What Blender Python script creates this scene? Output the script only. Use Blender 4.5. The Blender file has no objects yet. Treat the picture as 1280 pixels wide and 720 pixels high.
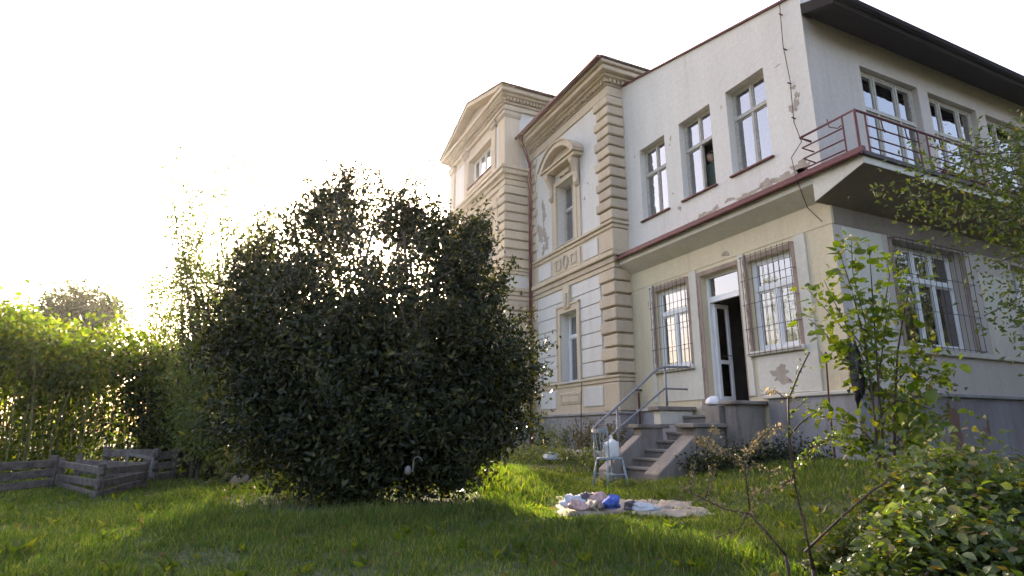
import bpy, bmesh, math, random
import numpy as np
from mathutils import Vector, Matrix, noise as mnoise

random.seed(7)
rng = np.random.default_rng(7)
R = math.radians
S = bpy.context.scene
COL = S.collection

# ------------------------------------------------------------------ camera, sky, sun, exposure
CAM = Vector((-9.3, 0.0, 0.95))
PITCH, HEAD, FPX = R(13.7), R(25.3), 740.0
cam_d = bpy.data.cameras.new('camera')
cam_d.sensor_width = 36.0
cam_d.lens = FPX / 1280 * 36.0
cam_d.clip_start = 0.05
cam_d.clip_end = 3000
cam = bpy.data.objects.new('camera', cam_d)
cam.location = CAM
cam.rotation_euler = (R(90) + PITCH, 0, -HEAD)
COL.objects.link(cam)
S.camera = cam

SUN_EL, SUN_AZ = R(17.3), R(12.3)          # azimuth clockwise from +Y
W = bpy.data.worlds.new('World')
S.world = W
W.use_nodes = True
nt = W.node_tree
for n in list(nt.nodes): nt.nodes.remove(n)
wo = nt.nodes.new('ShaderNodeOutputWorld')
bg = nt.nodes.new('ShaderNodeBackground')
sky = nt.nodes.new('ShaderNodeTexSky')
sky.sky_type = 'NISHITA'
sky.sun_disc = False
sky.sun_elevation = SUN_EL
sky.sun_rotation = SUN_AZ
sky.air_density = 1.0
sky.dust_density = 6.0
sky.ozone_density = 1.0
bg.inputs['Strength'].default_value = 0.13
nt.links.new(sky.outputs[0], bg.inputs[0])
nt.links.new(bg.outputs[0], wo.inputs[0])

sun_d = bpy.data.lights.new('sun', 'SUN')
sun_d.energy = 2.5
sun_d.angle = R(0.5)
sun_d.color = (1.0, 0.93, 0.80)
sun = bpy.data.objects.new('sun', sun_d)
sdir = Vector((math.sin(SUN_AZ) * math.cos(SUN_EL), math.cos(SUN_AZ) * math.cos(SUN_EL), math.sin(SUN_EL)))
sun.rotation_euler = (-sdir).to_track_quat('-Z', 'Y').to_euler()
sun.location = (0, 0, 30)
COL.objects.link(sun)

vs = S.view_settings
vs.view_transform = 'Standard'
vs.look = 'None'
vs.gamma = 1.0
vs.use_curve_mapping = False
vs.exposure = 2.75
vs.use_white_balance = True
vs.white_balance_temperature = 7100
vs.white_balance_tint = 22
S.cycles.max_bounces = 8
S.cycles.transparent_max_bounces = 12

# ------------------------------------------------------------------ helpers
def ray(px, py):
    """direction of the sight line through a photograph pixel, used to work out real positions"""
    a, b = (px - 640) / FPX, -(py - 360) / FPX
    fw = math.cos(PITCH) - b * math.sin(PITCH)
    up = b * math.cos(PITCH) + math.sin(PITCH)
    return Vector((a * math.cos(HEAD) + fw * math.sin(HEAD), -a * math.sin(HEAD) + fw * math.cos(HEAD), up))

def at(px, py, d):
    v = ray(px, py)
    return CAM + v * (d / math.hypot(v.x, v.y))

def atX(px, py, X):
    v = ray(px, py)
    return CAM + v * ((X - CAM.x) / v.x)

def sm(a, b, x):
    t = np.clip((x - a) / (b - a), 0, 1)
    return t * t * (3 - 2 * t)

def hgt(x, y):
    x = np.asarray(x, float); y = np.asarray(y, float)
    z = 0.035 * np.sin(x * 1.3 + 0.7 * y) + 0.03 * np.sin(0.9 * y - 0.6 * x + 1) + 0.015 * np.sin(3.1 * x + 1.2) * np.sin(2.7 * y)
    z = z + 0.42 * sm(-3.2, -0.3, x) * sm(9.0, 7.0, y)
    z = z + 0.22 * sm(-3.0, -0.8, x) * sm(10.5, 12.0, y)
    z = z + 0.10 * sm(-4.5, -2.2, x)
    z = z + 0.22 * np.exp(-(((x + 4.6) / 0.9) ** 2 + ((y - 10.6) / 1.9) ** 2))
    z = z - 0.03 * sm(14, 30, np.hypot(x + 9, y))
    return z

def hz(x, y): return float(hgt(x, y))

class MB:
    def __init__(s): s.v, s.f = [], []
    def add(s, vs, fs):
        o = len(s.v)
        s.v += [tuple(p) for p in vs]
        s.f += [tuple(i + o for i in f) for f in fs]
        return s
    def box(s, x0, x1, y0, y1, z0, z1):
        x0, x1 = min(x0, x1), max(x0, x1); y0, y1 = min(y0, y1), max(y0, y1); z0, z1 = min(z0, z1), max(z0, z1)
        return s.add([(x0,y0,z0),(x1,y0,z0),(x1,y1,z0),(x0,y1,z0),(x0,y0,z1),(x1,y0,z1),(x1,y1,z1),(x0,y1,z1)],
                     [(0,3,2,1),(4,5,6,7),(0,1,5,4),(1,2,6,5),(2,3,7,6),(3,0,4,7)])
    def obox(s, c, ax, ay, az, hx, hy, hz_):
        """box with its own axes"""
        c, ax, ay, az = Vector(c), Vector(ax).normalized(), Vector(ay).normalized(), Vector(az).normalized()
        P = [c + ax*hx*i + ay*hy*j + az*hz_*k for k in (-1,1) for (i,j) in ((-1,-1),(1,-1),(1,1),(-1,1))]
        return s.add(P, [(0,3,2,1),(4,5,6,7),(0,1,5,4),(1,2,6,5),(2,3,7,6),(3,0,4,7)])
    def tube(s, pts, rad, n=6, caps=True):
        pts = [Vector(p) for p in pts]
        if not hasattr(rad, '__len__'): rad = [rad] * len(pts)
        rings = []
        up = Vector((0, 0, 1))
        for i, p in enumerate(pts):
            d = (pts[min(i+1, len(pts)-1)] - pts[max(i-1, 0)])
            if d.length < 1e-9: d = Vector((0,0,1))
            d.normalize()
            a = d.cross(up)
            if a.length < 0.1: a = d.cross(Vector((0, 1, 0)))
            a.normalize(); b = d.cross(a)
            rings.append([p + (a*math.cos(2*math.pi*k/n) + b*math.sin(2*math.pi*k/n)) * rad[i] for k in range(n)])
        V = [q for r in rings for q in r]
        F = []
        for i in range(len(pts)-1):
            for k in range(n):
                F.append((i*n+k, i*n+(k+1)%n, (i+1)*n+(k+1)%n, (i+1)*n+k))
        if caps:
            F.append(tuple(range(n))[::-1]); F.append(tuple((len(pts)-1)*n+k for k in range(n)))
        return s.add(V, F)
    def prism(s, poly, vec):
        """extrude a planar polygon"""
        poly = [Vector(p) for p in poly]; vec = Vector(vec); n = len(poly)
        return s.add(poly + [p + vec for p in poly],
                     [tuple(range(n))[::-1], tuple(range(n, 2*n))] + [(i, (i+1)%n, n+(i+1)%n, n+i) for i in range(n)])
    def build(s, name, mat, parent=None, bevel=0, smooth=False, kind=None):
        me = bpy.data.meshes.new(name)
        me.from_pydata(s.v, [], s.f)
        if bevel:
            bm = bmesh.new(); bm.from_mesh(me)
            bmesh.ops.bevel(bm, geom=list(bm.edges), offset=bevel, segments=1, affect='EDGES', clamp_overlap=True)
            bm.to_mesh(me); bm.free()
        if smooth:
            me.polygons.foreach_set('use_smooth', [True]*len(me.polygons))
        me.update()
        return link(name, me, mat, parent, kind)

def link(name, me, mat, parent=None, kind=None):
    o = bpy.data.objects.new(name, me)
    if mat is not None and not me.materials: me.materials.append(mat)
    COL.objects.link(o)
    if parent is not None: o.parent = parent
    if kind: o['kind'] = kind
    return o

def tag(o, label=None, cat=None, group=None, kind=None):
    if label: o['label'] = label
    if cat: o['category'] = cat
    if group: o['group'] = group
    if kind: o['kind'] = kind
    return o

def empty(name, label, cat, group=None):
    """the root of a thing; parts are built in world coordinates, so the root stays at the origin"""
    o = bpy.data.objects.new(name, None)
    o.empty_display_size = 0.2
    COL.objects.link(o)
    return tag(o, label, cat, group)

def box(name, mat, parent, x0, x1, y0, y1, z0, z1, bevel=0):
    return MB().box(x0, x1, y0, y1, z0, z1).build(name, mat, parent, bevel)

def big_mesh(name, V, loops, sizes, mat, parent=None, kind=None, var=None, smooth=False):
    me = bpy.data.meshes.new(name)
    V = np.ascontiguousarray(V, dtype=np.float32)
    me.vertices.add(len(V)); me.vertices.foreach_set('co', V.ravel())
    loops = np.ascontiguousarray(loops, dtype=np.int32).ravel()
    sizes = np.ascontiguousarray(sizes, dtype=np.int32)
    me.loops.add(len(loops)); me.loops.foreach_set('vertex_index', loops)
    st = np.concatenate([[0], np.cumsum(sizes)[:-1]]).astype(np.int32)
    me.polygons.add(len(sizes)); me.polygons.foreach_set('loop_start', st)
    if var is not None:
        a = me.attributes.new('var', 'FLOAT', 'FACE')
        a.data.foreach_set('value', np.ascontiguousarray(var, dtype=np.float32))
    if smooth: me.polygons.foreach_set('use_smooth', np.ones(len(sizes), dtype=bool))
    me.update(calc_edges=True)
    me.validate()
    return link(name, me, mat, parent, kind)

def unit(a): return a / np.maximum(np.linalg.norm(a, axis=1, keepdims=True), 1e-9)

def leaves(C, axis, L, Wd, r=rng, fold=0.25):
    """leaf blades: base, two edges, tip; returns V, loops, sizes, var"""
    N = len(C)
    C = np.asarray(C, float)
    L = np.broadcast_to(L, (N,)).reshape(-1, 1); Wd = np.broadcast_to(Wd, (N,)).reshape(-1, 1)
    a = unit(axis)
    t = unit(np.cross(a, r.normal(size=(N, 3))))
    nrm = np.cross(a, t)
    base = C
    tip = C + a * L - nrm * L * 0.12
    mid = C + a * L * 0.45
    lf = mid + t * Wd * 0.5 + nrm * Wd * fold
    rt = mid - t * Wd * 0.5 + nrm * Wd * fold
    V = np.stack([base, lf, tip, rt], 1).reshape(-1, 3)
    i = np.arange(N)[:, None] * 4
    loops = np.concatenate([i, i+1, i+2, i, i+2, i+3], 1)
    sizes = np.full(2*N, 3)
    v = np.repeat(r.random(N), 2)
    return V, loops, sizes, v

def joinleaf(parts):
    Vs, Ls, Ss, vs_ = [], [], [], []
    o = 0
    for V, l, s_, v in parts:
        Vs.append(V); Ls.append(np.asarray(l).ravel() + o); Ss.append(s_); vs_.append(v); o += len(V)
    return np.concatenate(Vs), np.concatenate(Ls), np.concatenate(Ss), np.concatenate(vs_)

# ------------------------------------------------------------------ materials
MATS = {}
def newmat(name):
    m = bpy.data.materials.new(name); m.use_nodes = True
    t = m.node_tree
    p = t.nodes['Principled BSDF']
    MATS[name] = m
    return m, t, p

def nz(t, scale, detail=4, rough=0.6, vec=None):
    n = t.nodes.new('ShaderNodeTexNoise')
    n.inputs['Scale'].default_value = scale; n.inputs['Detail'].default_value = detail; n.inputs['Roughness'].default_value = rough
    if vec is None:
        g = t.nodes.new('ShaderNodeNewGeometry'); vec = g.outputs['Position']
    t.links.new(vec, n.inputs['Vector'])
    return n

def ramp(t, fac, stops):
    r = t.nodes.new('ShaderNodeValToRGB')
    e = r.color_ramp.elements
    while len(e) < len(stops): e.new(0.5)
    for el, (p, c) in zip(e, stops):
        el.position = p; el.color = (c[0], c[1], c[2], 1)
    t.links.new(fac, r.inputs[0])
    return r

def mixc(t, fac, a, b, mode='MIX'):
    m = t.nodes.new('ShaderNodeMix'); m.data_type = 'RGBA'; m.blend_type = mode
    if hasattr(fac, 'links') or hasattr(fac, 'is_linked'): t.links.new(fac, m.inputs[0])
    else: m.inputs[0].default_value = fac
    for s_, i in ((a, 6), (b, 7)):
        if isinstance(s_, tuple): m.inputs[i].default_value = (s_[0], s_[1], s_[2], 1)
        else: t.links.new(s_, m.inputs[i])
    return m.outputs[2]

def plaster(name, col, dirt=(0.30, 0.26, 0.21), amount=0.35, rough=0.9, bump=0.25, scale=1.0, patch=None, streak=0.8):
    m, t, p = newmat(name)
    g = t.nodes.new('ShaderNodeNewGeometry')
    mp = t.nodes.new('ShaderNodeMapping'); mp.inputs['Scale'].default_value = (1, 1, 0.35)
    t.links.new(g.outputs['Position'], mp.inputs['Vector'])
    big = nz(t, 0.9*scale, 6, 0.65, mp.outputs[0])
    r1 = ramp(t, big.outputs[0], [(0.42, (0,0,0)), (0.78, (1,1,1))])
    mul = t.nodes.new('ShaderNodeMath'); mul.operation = 'MULTIPLY'; mul.inputs[1].default_value = amount
    t.links.new(r1.outputs[0], mul.inputs[0])
    c = mixc(t, mul.outputs[0], col, dirt)
    fine = nz(t, 14*scale, 5, 0.7)
    r2 = ramp(t, fine.outputs[0], [(0.3, (0.90, 0.90, 0.90)), (0.7, (1.04, 1.04, 1.04))])
    c = mixc(t, 1.0, c, r2.outputs[0], 'MULTIPLY')
    ms = t.nodes.new('ShaderNodeMapping'); ms.inputs['Scale'].default_value = (6, 6, 0.22)
    t.links.new(g.outputs['Position'], ms.inputs['Vector'])
    st = nz(t, 1.0, 5, 0.7, ms.outputs[0])
    r3 = ramp(t, st.outputs[0], [(0.35, (1.0, 1.0, 1.0)), (0.60, (0.96, 0.95, 0.94)), (0.80, (0.60, 0.57, 0.54))])
    c = mixc(t, streak, c, r3.outputs[0], 'MULTIPLY')
    if patch:
        pn = nz(t, 1.7, 7, 0.62, mp.outputs[0])
        pr = ramp(t, pn.outputs[0], [(patch[1], (0,0,0)), (patch[1]+0.012, (1,1,1))])
        c = mixc(t, pr.outputs[0], c, patch[0])
    t.links.new(c, p.inputs['Base Color'])
    p.inputs['Roughness'].default_value = rough
    bn = nz(t, 55, 4, 0.7)
    bp = t.nodes.new('ShaderNodeBump'); bp.inputs['Strength'].default_value = bump; bp.inputs['Distance'].default_value = 0.01
    bm_ = nz(t, 7, 5, 0.6)
    b2 = t.nodes.new('ShaderNodeBump'); b2.inputs['Strength'].default_value = min(1, bump*1.4); b2.inputs['Distance'].default_value = 0.03
    t.links.new(bm_.outputs[0], b2.inputs['Height']); t.links.new(b2.outputs[0], bp.inputs['Normal'])
    t.links.new(bn.outputs[0], bp.inputs['Height']); t.links.new(bp.outputs[0], p.inputs['Normal'])
    return m

def simple(name, col, rough=0.6, metal=0.0, var=0.25, scale=8, bump=0.1):
    m, t, p = newmat(name)
    n = nz(t, scale, 5, 0.65)
    lo = tuple(c*(1-var) for c in col); hi = tuple(min(1, c*(1+var)) for c in col)
    r = ramp(t, n.outputs[0], [(0.3, lo), (0.7, hi)])
    t.links.new(r.outputs[0], p.inputs['Base Color'])
    p.inputs['Roughness'].default_value = rough; p.inputs['Metallic'].default_value = metal
    if bump:
        bn = nz(t, scale*5, 4, 0.7)
        bp = t.nodes.new('ShaderNodeBump'); bp.inputs['Strength'].default_value = bump; bp.inputs['Distance'].default_value = 0.01
        t.links.new(bn.outputs[0], bp.inputs['Height']); t.links.new(bp.outputs[0], p.inputs['Normal'])
    return m

def leafmat(name, stops, trans=0.4, tcol=(0.35, 0.42, 0.05), rough=0.45, spec=0.4):
    m, t, p = newmat(name)
    a = t.nodes.new('ShaderNodeAttribute'); a.attribute_name = 'var'
    oi = t.nodes.new('ShaderNodeObjectInfo')
    ad = t.nodes.new('ShaderNodeMath'); ad.operation = 'ADD'; ad.use_clamp = False
    t.links.new(a.outputs['Fac'], ad.inputs[0]); t.links.new(oi.outputs['Random'], ad.inputs[1])
    fr = t.nodes.new('ShaderNodeMath'); fr.operation = 'FRACT'
    t.links.new(ad.outputs[0], fr.inputs[0])
    r = ramp(t, fr.outputs[0], stops)
    big = nz(t, 1.1, 3)
    rb = ramp(t, big.outputs[0], [(0.3, (0.62, 0.66, 0.64)), (0.7, (1.3, 1.2, 1.0))])
    c = mixc(t, 1.0, r.outputs[0], rb.outputs[0], 'MULTIPLY')
    t.links.new(c, p.inputs['Base Color'])
    p.inputs['Roughness'].default_value = rough
    p.inputs['Specular IOR Level'].default_value = spec
    tr = t.nodes.new('ShaderNodeBsdfTranslucent')
    tc = mixc(t, 1.0, c, tcol, 'MULTIPLY')
    sc_ = mixc(t, 1.0, tc, (6.0, 6.0, 6.0), 'MULTIPLY')
    t.links.new(sc_, tr.inputs[0])
    mx = t.nodes.new('ShaderNodeMixShader'); mx.inputs[0].default_value = trans
    t.links.new(p.outputs[0], mx.inputs[1]); t.links.new(tr.outputs[0], mx.inputs[2])
    t.links.new(mx.outputs[0], t.nodes['Material Output'].inputs[0])
    return m

WHITE = plaster('white_plaster', (0.62, 0.60, 0.57), amount=0.30)
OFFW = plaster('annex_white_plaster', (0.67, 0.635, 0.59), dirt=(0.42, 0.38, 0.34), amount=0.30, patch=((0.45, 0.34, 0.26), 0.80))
CREAM = plaster('annex_cream_plaster', (0.62, 0.53, 0.37), dirt=(0.36, 0.29, 0.2), amount=0.4)
PALE = plaster('pale_grey_plaster', (0.60, 0.57, 0.50), dirt=(0.36, 0.32, 0.26), amount=0.4)
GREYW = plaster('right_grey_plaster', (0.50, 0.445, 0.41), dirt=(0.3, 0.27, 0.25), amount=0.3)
TAN = plaster('tan_stucco', (0.56, 0.46, 0.34), dirt=(0.26, 0.2, 0.14), amount=0.5)
TAN2 = plaster('tan_stucco_grey', (0.50, 0.41, 0.31), dirt=(0.22, 0.18, 0.14), amount=0.55)
PLINTH = plaster('plinth_concrete', (0.31, 0.30, 0.31), dirt=(0.13, 0.11, 0.10), amount=0.85, scale=1.4)
PLINTHR = plaster('plinth_brick_patched', (0.24, 0.24, 0.27), dirt=(0.16, 0.10, 0.085), amount=0.95, scale=1.2, patch=((0.17, 0.095, 0.07), 0.60))
ROUGHP = plaster('torn_plaster', (0.34, 0.25, 0.2), dirt=(0.16, 0.12, 0.1), amount=0.7, bump=0.9, scale=4)
BARE = plaster('bare_render', (0.40, 0.34, 0.28), dirt=(0.25, 0.19, 0.15), amount=0.7, bump=0.6, scale=4)
BRICKY = plaster('brown_brick_render', (0.19, 0.10, 0.07), dirt=(0.08, 0.05, 0.045), amount=0.8, bump=0.9, scale=5)
SOFFIT = plaster('dark_brown_render', (0.24, 0.195, 0.16), dirt=(0.09, 0.07, 0.06), amount=0.6)  # dark brown render on the balcony slab and the wall band below it
STONE = plaster('step_stone', (0.25, 0.22, 0.20), dirt=(0.06, 0.055, 0.04), amount=0.95, scale=2.5, bump=0.5)
REDM = simple('red_painted_metal', (0.11, 0.02, 0.022), 0.6, 0.0, 0.35, 10)
REDR = simple('red_rail_paint', (0.10, 0.015, 0.02), 0.55, 0.0, 0.4, 20)
ROOFM = simple('brown_roof_metal', (0.10, 0.07, 0.06), 0.55, 0.0, 0.3, 4)
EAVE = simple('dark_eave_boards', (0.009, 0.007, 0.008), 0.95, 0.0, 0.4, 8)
IRON = simple('rusty_iron', (0.06, 0.045, 0.045), 0.65, 0.3, 0.5, 30)
RUST = simple('rusty_rod_iron', (0.11, 0.035, 0.025), 0.8, 0.1, 0.5, 30)
PIPE = simple('grey_handrail_paint', (0.22, 0.22, 0.24), 0.5, 0.2, 0.35, 25)
PVC = simple('white_window_plastic', (0.75, 0.75, 0.76), 0.4, 0, 0.05, 5, 0)
OLDW = simple('old_painted_wood', (0.42, 0.39, 0.35), 0.75, 0, 0.25, 18, 0.3)
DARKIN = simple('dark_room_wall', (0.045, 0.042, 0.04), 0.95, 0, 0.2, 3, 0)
CURT = simple('white_curtain', (0.72, 0.71, 0.72), 0.9, 0, 0.06, 6, 0)
BROWNB = simple('brown_blind', (0.38, 0.22, 0.12), 0.9, 0, 0.2, 6, 0)
WOODG = simple('weathered_planks', (0.095, 0.08, 0.072), 0.9, 0, 0.55, 9, 0.6)
WOODP = simple('pale_frame_wood', (0.14, 0.13, 0.125), 0.85, 0, 0.3, 9, 0.3)
BARK = simple('dark_bark', (0.055, 0.045, 0.035), 0.95, 0, 0.4, 20, 0.8)
BARKR = simple('reddish_twig_bark', (0.06, 0.035, 0.03), 0.85, 0, 0.4, 30, 0.4)
CANE = simple('knotweed_cane', (0.14, 0.13, 0.045), 0.7, 0, 0.4, 10, 0.2)
CHAIRP = simple('pale_blue_chair_paint', (0.25, 0.31, 0.35), 0.6, 0, 0.35, 14, 0.3)
BAG = simple('white_plastic_bag', (0.75, 0.75, 0.77), 0.45, 0, 0.1, 9, 0.3)
BLACKP = simple('black_plastic_sheet', (0.012, 0.012, 0.016), 0.45, 0, 0.3, 9, 0.3)
BEIGE = simple('beige_blanket', (0.30, 0.25, 0.20), 0.95, 0, 0.3, 9, 0.5)
BLUEC = simple('blue_cloth', (0.05, 0.10, 0.38), 0.9, 0, 0.25, 12, 0.4)
WHITEC = simple('white_cloth', (0.42, 0.44, 0.48), 0.9, 0, 0.15, 12, 0.4)
PINKC = simple('dusty_pink_cloth', (0.42, 0.27, 0.25), 0.9, 0, 0.3, 12, 0.4)
DARKC = simple('dark_grey_cloth', (0.07, 0.06, 0.07), 0.9, 0, 0.4, 12, 0.4)
SKIN = simple('skin', (0.42, 0.27, 0.2), 0.6, 0, 0.1, 10, 0)
HAIR = simple('dark_hair', (0.03, 0.025, 0.022), 0.6, 0, 0.3, 30, 0.3)
CLOTHG = simple('dark_green_clothes', (0.06, 0.10, 0.08), 0.9, 0, 0.3, 14, 0.3)
ROCK = plaster('rough_stone', (0.2, 0.15, 0.13), dirt=(0.14, 0.12, 0.1), amount=0.7, scale=5, bump=0.8)
CONC = plaster('concrete_kerb', (0.42, 0.37, 0.31), dirt=(0.2, 0.18, 0.15), amount=0.6, scale=3, bump=0.6)

def glassmat():
    m, t, p = newmat('window_glass')
    t.nodes.remove(p)
    tr = t.nodes.new('ShaderNodeBsdfTransparent'); tr.inputs[0].default_value = (0.80, 0.84, 0.84, 1)
    gl = t.nodes.new('ShaderNodeBsdfGlossy'); gl.inputs['Roughness'].default_value = 0.03
    gl.inputs[0].default_value = (0.95, 0.97, 1, 1)
    fr = t.nodes.new('ShaderNodeFresnel'); fr.inputs[0].default_value = 1.75
    ad = t.nodes.new('ShaderNodeMath'); ad.operation = 'MULTIPLY_ADD'; ad.inputs[1].default_value = 1.3; ad.inputs[2].default_value = 0.20
    ad.use_clamp = True
    t.links.new(fr.outputs[0], ad.inputs[0])
    n = nz(t, 2.2, 2)
    bp = t.nodes.new('ShaderNodeBump'); bp.inputs['Strength'].default_value = 0.06; bp.inputs['Distance'].default_value = 0.05
    t.links.new(n.outputs[0], bp.inputs['Height']); t.links.new(bp.outputs[0], gl.inputs['Normal'])
    mx = t.nodes.new('ShaderNodeMixShader')
    t.links.new(ad.outputs[0], mx.inputs[0]); t.links.new(tr.outputs[0], mx.inputs[1]); t.links.new(gl.outputs[0], mx.inputs[2])
    t.links.new(mx.outputs[0], t.nodes['Material Output'].inputs[0])
    return m
GLASS = glassmat()

def groundmat():
    m, t, p = newmat('lawn_soil')
    a = nz(t, 0.8, 6, 0.65); b = nz(t, 9, 5, 0.7)
    r = ramp(t, a.outputs[0], [(0.3, (0.030, 0.040, 0.012)), (0.5, (0.045, 0.060, 0.018)), (0.72, (0.075, 0.062, 0.035))])
    r2 = ramp(t, b.outputs[0], [(0.3, (0.6, 0.6, 0.6)), (0.7, (1.3, 1.3, 1.3))])
    c = mixc(t, 1.0, r.outputs[0], r2.outputs[0], 'MULTIPLY')
    t.links.new(c, p.inputs['Base Color']); p.inputs['Roughness'].default_value = 1.0
    bp = t.nodes.new('ShaderNodeBump'); bp.inputs['Strength'].default_value = 0.8; bp.inputs['Distance'].default_value = 0.03
    t.links.new(b.outputs[0], bp.inputs['Height']); t.links.new(bp.outputs[0], p.inputs['Normal'])
    return m
SOIL = groundmat()
GRASS = leafmat('grass_blades', [(0.0, (0.050, 0.082, 0.022)), (0.5, (0.085, 0.125, 0.032)), (0.8, (0.12, 0.15, 0.042)), (1.0, (0.24, 0.20, 0.09))], 0.42, (0.26, 0.34, 0.06), 0.6, 0.25)
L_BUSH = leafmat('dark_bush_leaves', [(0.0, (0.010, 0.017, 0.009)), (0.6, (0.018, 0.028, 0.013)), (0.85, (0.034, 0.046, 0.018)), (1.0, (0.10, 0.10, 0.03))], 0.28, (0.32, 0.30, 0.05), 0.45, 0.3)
L_KNOT = leafmat('knotweed_leaves', [(0.0, (0.04, 0.065, 0.018)), (0.6, (0.068, 0.10, 0.024)), (1.0, (0.14, 0.14, 0.03))], 0.5, (0.36, 0.42, 0.06), 0.5, 0.35)
L_PALE = leafmat('pale_green_leaves', [(0.0, (0.055, 0.085, 0.03)), (0.7, (0.09, 0.12, 0.04)), (1.0, (0.15, 0.15, 0.06))], 0.38, (0.34, 0.38, 0.12), 0.5, 0.35)
L_FAR = leafmat('far_tree_leaves', [(0.0, (0.03, 0.05, 0.02)), (1.0, (0.07, 0.09, 0.035))], 0.4, (0.33, 0.33, 0.12), 0.6, 0.2)
L_SAP = leafmat('sapling_leaves', [(0.0, (0.06, 0.105, 0.025)), (0.7, (0.10, 0.15, 0.034)), (1.0, (0.19, 0.20, 0.05))], 0.5, (0.40, 0.42, 0.06), 0.45, 0.4)
L_BRAM = leafmat('bramble_leaves', [(0.0, (0.04, 0.065, 0.025)), (0.6, (0.08, 0.115, 0.04)), (0.9, (0.13, 0.15, 0.055)), (1.0, (0.17, 0.10, 0.05))], 0.38, (0.33, 0.37, 0.07), 0.5, 0.4)
L_OVER = leafmat('overhanging_leaves', [(0.0, (0.04, 0.065, 0.02)), (0.9, (0.055, 0.085, 0.035)), (1.0, (0.11, 0.11, 0.04))], 0.4, (0.35, 0.36, 0.06), 0.5, 0.35)
L_TWIG = leafmat('cream_twig_leaves', [(0.0, (0.10, 0.11, 0.05)), (0.6, (0.20, 0.17, 0.11)), (1.0, (0.34, 0.27, 0.21))], 0.3, (0.32, 0.29, 0.2), 0.6, 0.2)
L_DRY = leafmat('dry_bed_leaves', [(0.0, (0.06, 0.08, 0.03)), (0.6, (0.10, 0.095, 0.045)), (1.0, (0.15, 0.09, 0.055))], 0.35, (0.35, 0.3, 0.1), 0.7, 0.2)

# ------------------------------------------------------------------ ground
def make_ground():
    s = np.linspace(-1, 1, 190)
    gx = -5 + 16 * np.sinh(s * 3.9) / np.sinh(3.9) * 26
    gy = 8 + 16 * np.sinh(s * 3.9) / np.sinh(3.9) * 26
    X, Y = np.meshgrid(gx, gy, indexing='ij')
    Z = hgt(X, Y)
    n = len(s)
    V = np.stack([X, Y, Z], -1).reshape(-1, 3)
    i = np.arange(n-1)[:, None] * n + np.arange(n-1)[None, :]
    q = np.stack([i, i+n, i+n+1, i+1], -1).reshape(-1, 4)
    return big_mesh('ground', V, q, np.full(len(q), 4), SOIL, None, 'structure', None, True)
make_ground()

# ------------------------------------------------------------------ building helpers
def plane(pl, c):
    """wall-local (u along the wall, n inwards, z) to world; 'A' faces -X, 'B' faces -Y"""
    return (lambda u, n, z: (c + n, u, z)) if pl == 'A' else (lambda u, n, z: (u, c + n, z))

def wbox(mb, P, u0, u1, n0, n1, z0, z1):
    a, b = P(u0, n0, z0), P(u1, n1, z1)
    return mb.box(a[0], b[0], a[1], b[1], a[2], b[2])

def wall(name, mat, parent, P, u0, u1, z0, z1, holes, th=0.35):
    us = sorted({u0, u1, *[h[0] for h in holes], *[h[1] for h in holes]})
    zs = sorted({z0, z1, *[h[2] for h in holes], *[h[3] for h in holes]})
    us = [u for u in us if u0 <= u <= u1]; zs = [z for z in zs if z0 <= z <= z1]
    m = MB()
    def hole(u, z): return any(h[0] < u < h[1] and h[2] < z < h[3] for h in holes)
    for i in range(len(us)-1):
        for j in range(len(zs)-1):
            if hole((us[i]+us[i+1])/2, (zs[j]+zs[j+1])/2): continue
            a, b, c, d = us[i], us[i+1], zs[j], zs[j+1]
            for n in (0, th):
                m.add([P(a,n,c), P(b,n,c), P(b,n,d), P(a,n,d)], [(0,1,2,3)])
    for (a, b, c, d) in holes:
        m.add([P(a,0,c), P(a,th,c), P(a,th,d), P(a,0,d)], [(0,1,2,3)])
        m.add([P(b,0,c), P(b,th,c), P(b,th,d), P(b,0,d)], [(0,1,2,3)])
        m.add([P(a,0,c), P(b,0,c), P(b,th,c), P(a,th,c)], [(0,1,2,3)])
        m.add([P(a,0,d), P(b,0,d), P(b,th,d), P(a,th,d)], [(0,1,2,3)])
    m.add([P(u0,0,z1), P(u1,0,z1), P(u1,th,z1), P(u0,th,z1)], [(0,1,2,3)])
    return m.build(name, mat, parent)

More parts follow.
